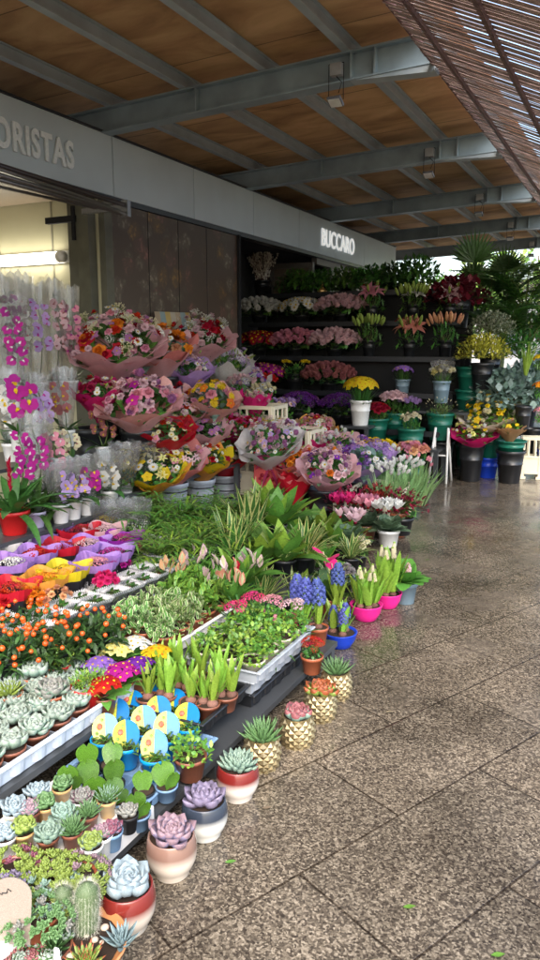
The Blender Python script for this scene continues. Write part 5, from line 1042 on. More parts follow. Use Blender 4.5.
def bunch(label, p, mix, R=.13, n=24, fs=.03, fol='fresh', paper_=None, H=.22, group=None):
    t = T('flower_bunch', label, 'flower bunch', p, (0, 0, ru(0, 6)), group)
    if paper_: A(t, 'paper_wrap', geo(('wrap', 1), g_wrap(1)), (paper(PP[paper_]), paper(PP[paper_])), s=(R*1.15, R*1.15, H*1.1))
    A(t, 'foliage', geo('bfx', bush(110, .34, .16, 'lance', .8, .2, .6, .5, .3, stems=14)), (lf(fol), lf('fresh'), lf('olive')), (0, 0, .02), s=(R, R, H))
    for d in cap(n, 1.25, .2): k, c = mix[rnd.randrange(len(mix))]; flower(t, k, c, V((d.x*R, d.y*R, H*.75+d.z*H*.45)), V((d.x, d.y, d.z+.3)), fs*ru(.8, 1.1))
    return t
for x, y, X, mix, pp, lab in [(214, 408, -3.55, [('mum', 'lpink'), ('mum', 'pink')], None, 'pale pink bunch at the wall end of the top crate'), (228, 395, -3.4, [('mum', 'mauve'), ('daisy', 'white')], 'magenta', 'mauve and white bunch in magenta paper in the top crate'), (255, 398, -3.25, [('mum', 'cream'), ('mum', 'lpink')], 'magenta', 'cream bunch in magenta paper at the aisle end of the top crate'), (262, 388, -3.35, [('mum', 'cream'), ('daisy', 'white')], None, 'creamy white bunch behind the magenta papers'), (265, 377, -3.6, [('rose', 'red')], None, 'dark red bunch above the crates'),
        (262, 425, -3.1, [('daisy', 'yellow'), ('mum', 'pale')], None, 'yellow daisy bunch in the upper crate'), (280, 424, -2.95, [('daisy', 'cream'), ('daisy', 'pale')], None, 'pale yellow bunch at the aisle side of the yellow ones'), (283, 402, -3.2, [('mum', 'lilac'), ('daisy', 'lpink')], None, 'lilac and pink bunch in clear wrap above the yellow ones'), (240, 380, -3.6, [('mum', 'lpink'), ('cluster', 'white')], None, 'frothy pink white bunch behind the top crate')]:
    p = atX(x, y+10, X); bunch(lab, (p.x, p.y, p.z-.12), mix, .14, 30, .03, paper_=pp)
# spotted gift bag
_bg = atX(272, 447, -2.75)-V((sin(.3), -sin(.5), cos(.3)*cos(.5)))*.288; p = V((_bg.x, _bg.y-.02, _bg.z-.3)); t = T('gift_bag', 'red spotted paper gift bag with a pink bow under the white paper bouquet', 'gift bag', tuple(p), .5, s=1.12)
m = M(); m.box(-.12, .12, -.08, .08, 0, .36)
for i in range(16): a, b = ru(-.1, .1), ru(.03, .33); m.ball((a, -.08, b), ru(.012, .022), 1, 8, 4, 1); m.ball((.12, a*.7, b), ru(.012, .02), 1, 8, 4, 1)
A(t, 'bag', m.done('shape', False), (paper((.7, .08, .08)), paper((.35, .01, .03)))); m = M()
for q in (-1, 1): m.leaf((0, -.1, .34), (q, -.3, .5), .13, .08, 'oval', 1.2, .2, 5); m.leaf((0, -.09, .33), (q*.5, -.2, -1), .2, .05, 'strap', .2, .1, 4)
m.box(-.14, .14, -.1, .1, .36, .4); A(t, 'bow', m.done(), (paper((.75, .1, .28)),))
# ------------------------------------------------------------------ wrapped bouquets in dark buckets by the kiosk
def stand(label, p, w_, d, col=None):
    t = T('bucket_stand', label, 'stand', (p[0], p[1], 0)); m = M(); z = p[2]
    m.box(-w_/2, w_/2, -d/2, d/2, z-.03, z-.001); A(t, 'top_board', m.done('shape', False), (stg,))
    for sx in (-1, 1):
        for sy in (-1, 1): m = M(); m.box(sx*(w_/2-.03)-.02, sx*(w_/2-.03)+.02, sy*(d/2-.03)-.02, sy*(d/2-.03)+.02, 0, z-.0305); A(t, 'leg', m.done('shape', False), (stg,))
def empt(label, p, r=.13, h=.36, col='black', bands=False, group=None):
    t = T('flower_bucket', label, 'bucket', p, group=group); pot(t, 'bucket', r, h, pl(col), soil=False, name='bucket')
    if bands: m = M(); [m.lathe([(r*.93, h*z_), (r*.975, h*z_+.002), (r*.975, h*z_+.008), (r*.93, h*z_+.01)], 24) for z_ in (.45, .62, .8)]; A(t, 'hoop', m.done(), (pl('black'),))
    return t
MIXR = [('rose', 'red', 3), ('rose', 'pink', 2), ('carn', 'lpink', 2), ('lily', 'pink', 1), ('daisy', 'white', 2), ('five', 'mauve', 1), ('cluster', 'white', 2)]
MIXO = [('rose', 'orange', 4), ('rose', 'peach', 2), ('carn', 'lpink', 1), ('daisy', 'white', 2)]
MIXP = [('carn', 'lpink', 3), ('rose', 'pink', 2), ('daisy', 'white', 2), ('mum', 'mauve', 2), ('five', 'magenta', 1)]
MIXW = [('daisy', 'white', 4), ('daisy', 'lpink', 3), ('mum', 'mauve', 3), ('carn', 'pink', 1), ('five', 'lilac', 2)]
BQ = 'bouquets in folded paper'
def bq(label, x, y, X, R, H, wrap, mix, tilt=(.35, .35), z=None, bk=None, **kw):
    "flower centre shows at x, y on the plane X; a bucket under it unless bk is None"
    c = atX(x, y, X) if z is None else atX(x, y, X); ax = V((sin(tilt[0]), -sin(tilt[1]), cos(tilt[0])*cos(tilt[1]))); b = c-ax*(H*.9)
    t = bouquet(label, b, R, H, wrap, mix, tilt=tilt, group=BQ, **kw)
    if bk: r, h, col, lab = bk; zz = b.z+.06-h; empt(lab, (b.x, b.y, zz), r, h, col, bands=(col == 'grey')); 
    return b
bk1 = lambda s: (.14, .38, 'black', s)
b1 = bq('largest pink paper bouquet of red roses, lilies and eucalyptus', 116, 348, -3.35, .33, .38, 'pink', MIXR+[('rose', 'orange', 1)], (.45, .4), n=60, fs=.042, spray='cream', bk=bk1('dark bucket under the largest pink bouquet'), ang=1.25)
b2 = bq('pink paper bouquet of orange roses beside the largest one', 165, 352, -3.45, .25, .34, 'pink', MIXO, (.4, .4), n=30, fs=.044, euc=True, wk=1, bk=bk1('dark bucket under the orange rose bouquet'), inner='salmon')
b3 = bq('dusky pink paper bouquet of dark red roses, farthest in the top row', 200, 342, -3.75, .3, .36, 'pink', [('rose', 'crimson', 3), ('rose', 'red', 2), ('daisy', 'white', 3), ('carn', 'lpink', 2)], (.35, .3), n=34, fs=.045, spray='white', wk=2, bk=bk1('dark bucket under the dark red rose bouquet'))
b4 = bq('bunch of lilac stocks and green stems in clear wrap beside the dark red roses', 234, 368, -3.75, .25, .46, 'white', [('cluster', 'lilac', 3), ('daisy', 'lpink', 2), ('plume', 'lime', 3), ('mum', 'lime', 1)], (.5, .2), n=30, fs=.042, green='fresh')
b5 = bq('pink paper bouquet of blush roses and carnations in the second row', 142, 408, -3.05, .25, .3, 'pink', MIXP, (.45, .4), n=32, fs=.042, wk=1, inner='dusk', bk=(.13, .36, 'black', 'dark bucket under the blush rose bouquet'))
b6 = bq('pink paper bouquet of red and pink blooms, second in the second row', 182, 408, -3.25, .22, .28, 'pink', [('rose', 'pink', 2), ('carn', 'red', 2), ('daisy', 'white', 1), ('five', 'lpink', 2)], (.4, .4), n=26, fs=.038, wk=2, bk=(.13, .36, 'black', 'dark bucket under the red and pink bouquet'))
b7 = bq('bouquet of yellow gerberas and eucalyptus in pale paper', 211, 404, -3.1, .22, .28, 'dusk', [('daisy', 'yellow', 4), ('rose', 'pink', 1), ('five', 'orange', 1)], (.4, .4), n=16, fs=.05, euc=True, wk=0, bk=(.12, .36, 'black', 'dark bucket under the yellow gerbera bouquet'))
b_ = bq('small pink paper bouquet of crimson roses between the two pink rows', 100, 392, -3.3, .16, .26, 'magenta', [('rose', 'crimson', 3), ('daisy', 'white', 2), ('bud', 'lime', 2)], (.3, .3), n=20, fs=.036, wk=1)
bq('pink and white mixed bouquet squeezed between the orange rose and dark red rose bouquets', 188, 372, -3.45, .2, .28, 'lilac', [('daisy', 'white', 3), ('rose', 'lpink', 3), ('cluster', 'mauve', 2), ('bud', 'lime', 1)], (.3, .3), n=26, fs=.032, wk=2)
bq('low red and cream bouquet in red paper in front of the second row', 168, 432, -3.0, .18, .26, 'red', [('rose', 'red', 2), ('daisy', 'cream', 3), ('five', 'pink', 2), ('bud', 'lime', 1)], (.3, .3), n=26, fs=.03, wk=0)
bq('low pink paper bouquet of small mauve and green blooms beside the cream crates', 206, 430, -3.1, .18, .26, 'pink', [('five', 'mauve', 3), ('daisy', 'lpink', 2), ('bud', 'lime', 2), ('cluster', 'white', 1)], (.3, .3), n=26, fs=.03, wk=1)
bq('purple and lilac bouquet in clear white paper above the top crate', 250, 385, -3.6, .2, .28, 'white', [('cluster', 'lilac', 2), ('five', 'violet', 2), ('mum', 'lpink', 2)], (.2, .4), n=26, fs=.034, wk=2)
bq('crimson paper bouquet at the wall side of the yellow bunches', 240, 430, -3.15, .17, .26, 'magenta', [('rose', 'red', 2), ('daisy', 'white', 2), ('mum', 'pink', 2)], (.3, .4), n=24, fs=.03, wk=0)
bq('salmon paper bouquet of orange and pink blooms beside the gift bag', 296, 462, -2.6, .19, .26, 'salmon', [('rose', 'orange', 2), ('rose', 'pink', 2), ('daisy', 'lpink', 2), ('bud', 'lime', 1)], (.2, .4), n=26, fs=.033, wk=1)
bq('pink and white stocks in pink paper between the magenta and the lilac bouquets', 338, 448, -2.5, .2, .28, 'pink', [('cluster', 'lpink', 2), ('mum', 'white', 2), ('five', 'purple', 2), ('bud', 'lime', 1)], (.2, .4), n=28, fs=.034, wk=2)
p = atX(175, 318, -3.95); t = T('striped_card', 'striped cream and blue card standing among the top bouquets', 'card', (p.x, p.y, p.z-.1), (R_(-15), 0, 1.2)); m = M()
for i in range(7): m.box(-.2+.057*i, -.143+.057*i, -.002, .002, 0, .16, i % 4)
A(t, 'card', m.done('shape', False), tuple(paper(c) for c in ((.5, .4, .28), (.3, .4, .42), (.6, .45, .15), (.55, .5, .4)))); m = M(); m.tube([(0, 0.01, 0), (0, .03, -.5)], .004, n=4); A(t, 'stick', m.done(), (pl('black'),))
for i, (xx, yy, s_) in enumerate(((-3.75, 4.45, 'left'), (-3.65, 5.05, 'middle'), (-3.75, 5.7, 'far'))): pass
stand('tall dark stand carrying the top row of bouquet buckets', (-3.62, 4.75, .82), .62, 1.5); stand('low dark stand under the second row of bouquet buckets', (-3.25, 4.6, .52), .5, 1.6)
for x, y, X, lab in [(95, 440, -3.45, 'dark empty bucket under the pink bouquets, nearest the orchids'), (125, 452, -3.4, 'dark bucket standing behind the dusky orchid'), (160, 462, -3.35, 'dark bucket under the second row, beside the silver buckets')]:
    p = atX(x, y, X); empt(lab, (p.x, p.y, .5 if p.y < 5 else .3), .15, .42)
# orange, salmon and red wrapped bouquets in silver buckets
bq('bouquet of yellow alstroemeria in yellow and orange paper beside the cream sprays', 156, 472, -2.95, .19, .26, 'orange', [('lily', 'pale', 3), ('daisy', 'white', 2), ('five', 'yellow', 2)], (.4, .4), n=16, fs=.042, inner='yellow', wk=1)
bq('salmon paper bouquet of pink alstroemeria, left of the silver buckets', 178, 466, -2.95, .2, .28, 'salmon', [('lily', 'lpink', 3), ('five', 'pink', 2), ('daisy', 'cream', 2)], (.5, .4), n=20, fs=.036, wk=2, inner='pink', bk=(.12, .34, 'grey', 'silver banded bucket under the salmon bouquet'))
bq('orange paper bouquet of red and white daisies in the first silver bucket', 204, 462, -3.0, .19, .28, 'orange', [('daisy', 'white', 5), ('rose', 'red', 2), ('daisy', 'cream', 3)], (.4, .4), n=26, fs=.028, wk=0, inner='yellow', bk=(.12, .34, 'grey', 'silver banded bucket under the orange bouquet'))
bq('dark red paper bouquet of white daisies and red lilies in the second silver bucket', 232, 456, -3.1, .22, .3, 'red', [('daisy', 'white', 5), ('lily', 'red', 1), ('daisy', 'cream', 3)], (.4, .3), n=32, fs=.028, wk=2, bk=(.13, .36, 'grey', 'silver banded bucket under the dark red bouquet'))
# paper bouquets on the aisle side
stand('low dark stand under the white and magenta paper bouquets', (-2.72, 6.05, max(.1, _bg.z-.3)), .8, .8)
bq('white paper bouquet of mauve and white daisies above the gift bag', 272, 447, -2.75, .25, .32, 'white', MIXW, (.3, .5), n=46, fs=.032, wk=0, spray='lpink')
for k_, (x, y, lab) in enumerate([(296, 492, 'loose salmon red wrapping paper hanging beside the gift bag')]):
    p = atX(x, y, -2.5); t = T('wrapping_paper', lab, 'wrapping paper', tuple(p), (0, 0, .5)); A(t, 'sheet', geo(('wrap', 2), g_wrap(2)), (paper(PP['red']), paper(PP['salmon'])), (0, 0, -.15), s=(.16, .12, .3))
bq('magenta paper bouquet leaning over behind the white paper one', 312, 440, -2.75, .21, .3, 'magenta', [('daisy', 'white', 3), ('cluster', 'pink', 2), ('plume', 'lime', 1)], (.6, .1), n=22, fs=.03, wk=1)
bq('orange kraft paper bouquet of pink and cream blooms, behind the magenta one', 320, 432, -2.9, .2, .3, 'orange', [('rose', 'pink', 2), ('lily', 'cream', 2), ('daisy', 'white', 2), ('five', 'crimson', 1)], (.5, .3), n=26, fs=.036, wk=2, inner='kraft', bk=(.13, .34, 'black', 'dark bucket under the orange kraft bouquet'))
bq('large round pink paper bouquet of carnations and chrysanthemums over the leafy plants', 326, 473, -2.25, .24, .26, 'pink', [('carn', 'lpink', 4), ('rose', 'orange', 1), ('daisy', 'white', 3), ('mum', 'mauve', 2), ('five', 'purple', 1), ('rose', 'lpink', 2)], (.2, .45), n=46, fs=.036, wk=1, bk=(.15, .4, 'black', 'dark bucket under the large round pink bouquet'), ang=1.2)
bq('lilac paper bouquet of violet statice and white blooms behind the cyclamens', 365, 460, -2.15, .27, .32, 'lilac', [('cluster', 'violet', 3), ('daisy', 'white', 3), ('mum', 'lilac', 2), ('five', 'purple', 2), ('carn', 'lpink', 1)], (.1, .35), n=48, fs=.036, wk=0, euc=True, bk=(.15, .34, 'black', 'dark bucket under the lilac paper bouquet'), ang=1.25)
bq('red paper wrapped bunch half hidden behind the round pink bouquet', 300, 470, -2.55, .16, .3, 'red', [('rose', 'orange', 2), ('rose', 'peach', 2), ('daisy', 'pink', 1)], (.2, .4), n=14, fs=.034, wk=2, bk=(.12, .34, 'black', 'dark bucket under the red paper wrapped bunch'))
c = low(345, 438, .25, .32); bunch('bright yellow chrysanthemum bunch behind the lilac bouquet', c, [('mum', 'yellow')], .17, 40, .032, H=.2); stand('small dark stand under the yellow chrysanthemums', (c.x, c.y, .25), .4, .4)
for x, y, c_, lab in [(385, 440, 'yellow', 'yellow rose bunch nearer the purple flowers'), (373, 438, 'yellow', 'yellow rose bunch left of its twin')]:
    p = low(x, y, 0, .55); bucket_of(lab, p, .1, .3, 'green', 'rose', c_, 9, .042, hd=.24, spread=.1, group='yellow roses in green buckets')

# ------------------------------------------------------------------ tiered black rack facing down the aisle
t = T('tiered_flower_rack', 'black tiered rack of cut flowers across the end of the stall', 'flower rack', (0, 8.75, 0)); bl = mat((.006, .007, .009), 'plastic', rough=.7)
TZ = [(9.27, 2.17), (8.99, 1.78), (8.71, 1.35), (8.43, .94), (8.15, .54)]      # y, height of each step
for i, (y, z) in enumerate(TZ):
    m = M(); m.box(-4.8, -1.95+.0*i, y-.14-8.75, y+.14-8.75, z-.03, z); A(t, 'shelf', m.done('shape', False), (bl,))
    m = M(); m.box(-4.8, -1.95, y-.146-8.75, y-.1405-8.75, z-.05, z+.01); A(t, 'shelf_edge', m.done('shape', False), (mat((.014, .016, .02), 'plastic', rough=.4),))
    m = M(); m.box(-4.8, -1.95, y+.1401-8.75, y+.146-8.75, 0, z-.0005); A(t, 'riser_panel', m.done('shape', False), (bl,))
for x in (-4.8, -3.25, -1.98): m = M(); m.box(x, x+.03, .70, .74, 0, 2.3); A(t, 'post', m.done('shape', False), (bl,))
def rk(label, x, y, row, col, kd, fc, n, fs, spread=.18, hd=.14, r=.12, h=.2, **kw):
    Y, z = TZ[row]; p = atY(x, y, Y-.02); return bucket_of(label, (p.x, Y-.02, z), r, h, col, kd, fc, n, fs, hd, spread, **kw)
CH = 'chrysanthemum buckets on the black rack'
for x, c, k_, row, lab in [(259, 'white', 'mum', 1, 'white chrysanthemum bucket at the wall end of the upper shelf'), (302, 'white', 'daisy', 1, 'small white daisy bucket in the middle of the upper shelf'), (341, 'lpink', 'mum', 1, 'blush white chrysanthemum bucket beside the lilies'),
        (259, 'crimson', 'daisy', 2, 'wine red daisy bucket at the wall end of the middle shelf'), (296, 'pink', 'mum', 2, 'pink chrysanthemum bucket in the middle of the middle shelf'), (335, 'lpink', 'mum', 2, 'pale pink chrysanthemum bucket below the blush white one'),
        (330, 'dusk', 'mum', 3, 'brownish pink chrysanthemum bucket beside the yellow daffodils'), (262, 'magenta', 'daisy', 3, 'dark magenta bucket at the wall end of the lower shelf')]:
    rk(lab, x, 300, row, 'black', k_, c, 76, .05, .32, .2, .11, .13, fol='dark', ang=1.5, group=CH, flat=.5)
t = rk('green bunch with two patches of yellow chrysanthemums on the lower shelf', 296, 300, 3, 'black', 'bud', 'lime', 14, .03, .19, .13, fol='mid')
for q in (-.12, .12):
    for d in cap(9, 1.0): flower(t, 'mum', 'yellow', V((q+d.x*.06, d.y*.06-.04, .33+d.z*.03)), V((d.x, d.y, 2)), .026)
rk('deep purple statice bucket nearer the crates', 300, 300, 4, 'black', 'cluster', 'purple', 44, .05, .24, .18, fol='dark', ang=1.4, group='purple statice'); rk('deep purple statice bucket beside the white pot of daffodils', 342, 300, 4, 'black', 'cluster', 'purple', 44, .05, .24, .18, fol='dark', ang=1.4, group='purple statice')
rk('dark green foliage bucket below the purple statice', 350, 300, 4, 'black', 'bud', 'lime', 3, .02, .22, -.05, fol='deep')
DAF = atY(360, 425, 7.75); t = bucket_of('yellow daffodil bucket in a white pot', DAF, .12, .28, 'white', 'five', 'yellow', 46, .045, .26, .19, cen='orange', leaf='blade', fol='mid', ang=1.5)
stand('small dark stand under the white pot of daffodils', tuple(DAF), .3, .3)
# lilies
def lilies(label, x, row, c, nb, nf, extra=0, X=None, bc='lime', hh=.36, yo=0):
    Y, z = TZ[row]; p = atY(x, 300, Y-.02); t = T('lily_bucket', label, 'lilies', (p.x, Y-.02+yo, z+extra), group='lily buckets'); pot(t, 'bucket', .085, .2, pl('black'), soil=False, name='bucket')
    A(t, 'foliage', geo('lil', leaf_fn('lily')), (lf('mid'), lf('fresh'), lf('olive')), (0, 0, .12), s=(.2, .18, hh-.04))
    for d in cap(nb, .9, .3): P0 = V((d.x*.22, d.y*.2, hh-.06+d.z*.12)); flower(t, 'bud', bc, P0, V((d.x*.6, d.y*.6, 1)), ru(.08, .11), 'lily_bud')
    for d in cap(nf, .9, .3): flower(t, 'lily', c, V((d.x*.17, d.y*.12-.03, hh+.02+d.z*.05)), V((d.x, d.y-.5, .9)), .135, cen='crimson')
    return t
lilies('open pink lilies on the top shelf beside the blush chrysanthemums', 372, 1, 'pink', 4, 3, hh=.34); lilies('green budded lilies on the middle shelf below the open pink ones', 370, 2, 'white', 18, 0); lilies('white lilies in green bud on the upper shelf', 413, 1, 'white', 26, 2, hh=.3)
lilies('open salmon pink lilies on the middle shelf', 411, 2, 'salmon', 8, 6, hh=.34); lilies('pink tipped lily buds beside the salmon lilies', 447, 2, 'pink', 18, 0, bc='peach'); lilies('pale pink lilies beside the dark red foliage', 450, 1, 'lpink', 3, 4, hh=.28)
# top shelf: branches and foliage
Y, z = TZ[0]; p = atY(262, 300, Y)
t = T('willow_branch_bucket', 'bucket of dry pussy willow branches at the wall end of the rack top', 'branches', (p.x, Y, z)); pot(t, 'bucket', .13, .2, pl('black'), soil=False, name='bucket')
m = M(); m2 = M()
for i in range(60):
    d = V((ru(-.32, .32), ru(-.3, .3), 1)).normalized(); L_ = ru(.35, .62); a = V((d.x*.1, d.y*.1, .1)); pts = [a+d*L_*k/4+V((ru(-.01, .01), ru(-.01, .01), 0)) for k in range(5)]; m.tube(pts, .003, .0015, 3)
    for k in range(11): q = a+d*L_*ru(.25, 1); m.ball(q+V((ru(-.012, .012), ru(-.012, .012), 0)), .0095, 1, 5, 3, 1.6)
A(t, 'branches', m.done(), (mat((.12, .06, .045), 'matte'), mat((.7, .65, .55), 'matte')), s=(1.2, 1, 1.15))
for x, c, lab, s_, e in [(297, 'mid', 'bushy green foliage bucket next to the willow branches', .23, 0), (322, 'mid', 'bushy green foliage bucket under the B of the far sign', .22, 0), (345, 'mid', 'bushy green foliage bucket in the middle of the rack top', .23, 0), (372, 'mid', 'bushy green foliage bucket behind the open pink lilies', .24, 0), (395, 'dark', 'dark green foliage bucket behind the white lilies', .24, .02), (416, 'mid', 'tall leafy green foliage bucket left of the dark red leaves', .25, .1)]:
    p = atY(x, 300, Y); t = T('foliage_bucket', lab, 'foliage', (p.x, Y, z)); pot(t, 'bucket', .11, .1, pl('black'), soil=False, name='bucket'); A(t, 'foliage', geo('bfo%d' % (rnd.randrange(2)), bush(480, .24, .13, 'oval', .8, .35, .6, .6, .35, 2, stems=14)), (lf(c), lf('fresh') if c == 'mid' else lf('mid'), lf('olive')), (0, 0, .05), s=(s_*1.5, s_*1.1, s_*1.6+e))
p = atY(322, 293, TZ[0][0]-.1); t = T('small_ornament', 'small golden glowing ornament on the rack top in front of the foliage', 'ornament', (p.x, TZ[0][0]-.1, TZ[0][1])); m = M(); m.lathe([(0, 0), (.7, 0), (1, .4), (.5, .8), (.3, 1.2), (.12, 2), (0, 2.1)], 8)
for q in range(5): m.leaf((0, 0, .5), (cos(q*1.3), sin(q*1.3), .6), 1.3, .5, 'oval', .3, .2, 4)
A(t, 'ornament', m.done(), (mat((.75, .5, .22), 'metal', rough=.3),), s=.07)
DY = .7
p = atY(457, 270, 9.0); t = T('dark_red_foliage', 'large mass of dark burgundy leaves in a tall bucket above the lilies', 'foliage', (p.x, 9.1, 1.7)); pot(t, 'bucket', .17, .38, pl('black'), soil=False, name='bucket')
A(t, 'foliage', geo('drf', bush(420, .26, .16, 'oval', .8, .35, .5, .6, .4, stems=14)), (mat((.09, .008, .02), 'leaf'), mat((.2, .015, .035), 'leaf'), lf('olive')), (0, 0, .3), s=(.42, .35, .42))
# right hand group: stacked green buckets and big foliage
RG = 'green buckets stacked at the end of the rack'
for x, y, Y_, zb, c, lab in [(436, 440, 7.8, .0, 'black', 'tall dark bucket under the greenery by the aisle'), (405, 470, 7.5, 0, 'black', 'tall dark bucket below the pink roses'), (440, 470, 7.6, .0, 'black', 'black bucket standing on the floor beside the pink roses')]:
    Y_ += DY; p = atY(x, y, Y_); empt(lab, (p.x, Y_, zb), .15, .42, c)
def tall(label, x, Y_, z0, r, h, col, **kw): Y_ += .55; p = atY(x, 400, Y_); return bucket_of(label, (p.x, Y_, z0), r, h, col, **kw)
stand('dark stepped stand under the rose buckets', (-2.3, 8.0, .38), .8, .4); stand('higher dark stand behind the rose buckets', (-2.05, 8.55, .75), .7, .5); stand('highest dark stand under the yellow green filler', (-1.7, 9.0, .95), .8, .5)
tall('dark red rose bucket beside the daffodils', 377, 7.4, .38, .14, .3, 'green', kd='rose', fcol='crimson', n=20, fs=.045, hd=.16, spread=.15, fol='mid')
tall('blush pink rose bucket behind the dark red roses', 394, 7.7, .42, .13, .3, 'green', kd='rose', fcol='lpink', n=22, fs=.045, hd=.24, spread=.16, fol='mid')
tall('lilac pink stock bucket between the roses and the greenery', 410, 7.75, .42, .12, .28, 'green', kd='mum', fcol='lilac', n=20, fs=.035, hd=.2, spread=.14, fol='mid')
tall('cream rose bucket in front of the pink stocks', 412, 7.3, .3, .15, .3, 'green', kd='rose', fcol='cream', n=8, fs=.036, hd=.16, spread=.12, fol='mid')
tall('salmon and peach rose bucket by the aisle', 413, 6.7, 0, .13, .36, 'green', kd='rose', fcol='pink', n=26, fs=.045, hd=.16, spread=.19, fol='mid', mix=[('rose', 'pink'), ('rose', 'peach'), ('rose', 'salmon')])
tall('small blue iris bunch below the pink lilies', 402, 7.9, .9, .09, .2, 'slate', kd='five', fcol='violet', n=14, fs=.045, hd=.16, spread=.12, fol='mid', leaf='blade')
tall('yellow and white freesia bunch in clear wrap', 441, 7.75, .85, .1, .25, 'slate', kd='five', fcol='yellow', n=30, fs=.036, hd=.16, spread=.14, fol='fresh', film_=True, mix=[('mum', 'cream'), ('mum', 'white'), ('rose', 'pale')], leaf='blade')
tall('green leafy filler bucket below the freesias', 441, 7.6, .45, .15, .3, 'green', kd='bud', fcol='cream', n=16, fs=.02, hd=.16, spread=.2, fol='olive', leaf='fine')
for zb, c, lab in ((0.72, 'green', 'lower green bucket of the stack under the yellow green filler'), (.98, 'green', 'upper green bucket of the stack under the yellow green filler')):
    p = atY(470, 390, 8.65); empt(lab, (p.x, 8.65, zb), .17, .27, c, group=RG)
p = atY(470, 400, 8.65); empt('white bucket between the green ones in the stack', (p.x, 8.64, .5), .155, .25, 'white'); empt('green bucket at the foot of the stack', (p.x, 8.66, .1), .16, .4, 'green')
def mass(label, x, y, Y_, key, fn, mats, s, bz, r=.13, h=.3, col='black', name='foliage_bucket', cat='foliage'):
    Y_ += DY; p = atY(x, y, Y_); t = T(name, label, cat, (p.x, Y_, bz), (0, 0, ru(0, 6))); pot(t, 'bucket', r, h, pl(col), soil=False, name='bucket'); A(t, 'foliage', geo(key, fn), mats, (0, 0, p.z-bz-s[2]*.25), s=tuple(q*1.12 for q in s)); return t
finb = bush(1500, .15, .075, 'oval', .9, .35, .4, .6, .4, 2, stems=30)
mass('bushy yellow green flowering filler above the green buckets', 483, 352, 7.8, 'finb', finb, (mat((.42, .4, .05), 'leaf'), mat((.6, .55, .08), 'leaf'), lf('olive')), (.34, .28, .28), 1.0)
mass('grey green flowering filler behind the yellow green one', 492, 328, 8.1, 'finb', finb, (mat((.22, .26, .16), 'leaf'), mat((.4, .42, .32), 'leaf'), lf('olive')), (.3, .26, .26), 1.1)
eucb = bush(1000, .19, .16, 'round', .9, .3, .4, .4, .4, 2, stems=24)
mass('large silvery blue eucalyptus bunch, nearer one', 508, 395, 7.9, 'eucb', eucb, (lf('euc'), mat((.26, .36, .34), 'leaf'), lf('olive')), (.4, .32, .45), .25)
mass('silvery blue eucalyptus bunch cut by the picture edge', 536, 385, 8.2, 'eucb', eucb, (lf('euc'), mat((.26, .36, .34), 'leaf'), lf('olive')), (.38, .3, .5), .25)
def g_fan(m):
    for i in range(19):
        a = -1.35+2.7*i/18; L = 1-.25*abs(a)/1.35; m.leaf((0, 0, 0), (sin(a), .05*cos(i*3), cos(a)), L, .13, 'lance', ru(.05, .3), .5, 5, 0, n=(0, -1, .2))
    m.tube([(0, 0, -1.6), (0, .05, -.8), (0, 0, 0)], .02, n=5, mi=2)
def g_frond(m):
    pts = []; p = V((0, 0, 0)); d = V((.1, 0, 1))
    for k in range(16): pts.append(p.copy()); p = p+d.normalized()*.08; d = d+V((.075, 0, -.045))
    m.tube(pts, .012, .004, 5, 2)
    for k in range(3, 16):
        dr = (pts[k]-pts[k-1]).normalized(); u = (k-3)/12; L = .42*sin(pi*(.2+.75*u))
        for q in (-1, 1): m.leaf(pts[k], dr*.8+V((0, q*.9, .1)), L, .05, 'lance', .5, .25, 4, 0); m.leaf(pts[k]-dr*.04, dr*.7+V((0, q*.9, .15)), L*.95, .045, 'lance', .6, .25, 4, 1)
def palm(label, x, y, Y_, bz, fr, s_, mats, potz=.35, key='frond', fn=g_frond, lean=.5, hgt=.5):
    Y_ += DY; p = atY(x, y, Y_); t = T('potted_palm', label, 'palm', (p.x, Y_, bz)); z_ = pot(t, 'bucket', .16, potz, pl('black'), soil=False, name='bucket')
    for i in range(fr): a = i*2.4+ru(-.3, .3)+.5; A(t, 'frond', geo(key, fn), mats, (cos(a)*.03, sin(a)*.03, p.z-bz-hgt), (ru(-.15, .15), lean*ru(.1, 1), a), s_*ru(.8, 1.1))
    m = M(); m.tube([(0, 0, .1), (0, 0, p.z-bz-hgt+.05)], .025, n=6); A(t, 'trunk', m.done(), (lf('olive'),)); return t
palm('arching feather palm with bright fronds behind the eucalyptus', 505, 300, 8.6, .6, 9, .62, (lf('mid'), lf('fresh'), lf('olive'))); palm('dark feather palm at the picture edge', 532, 300, 8.8, .5, 9, .75, (lf('mid'), lf('fresh'), lf('olive'))); palm('dark feather palm behind the burgundy leaves', 490, 290, 9.2, .5, 8, .7, (lf('dark'), lf('mid'), lf('olive')))
palm('tall dark feather palm rising at the right picture edge', 528, 268, 9.1, .5, 10, .8, (lf('mid'), lf('fresh'), lf('olive'))); palm('tall mid green feather palm beside the fan palms', 508, 262, 9.6, .5, 10, .75, (lf('mid'), lf('mid'), lf('olive')))
palm('low fresh green palm in front of the dark palms', 492, 315, 8.25, .8, 7, .42, (lf('fresh'), lf('lime'), lf('olive')))
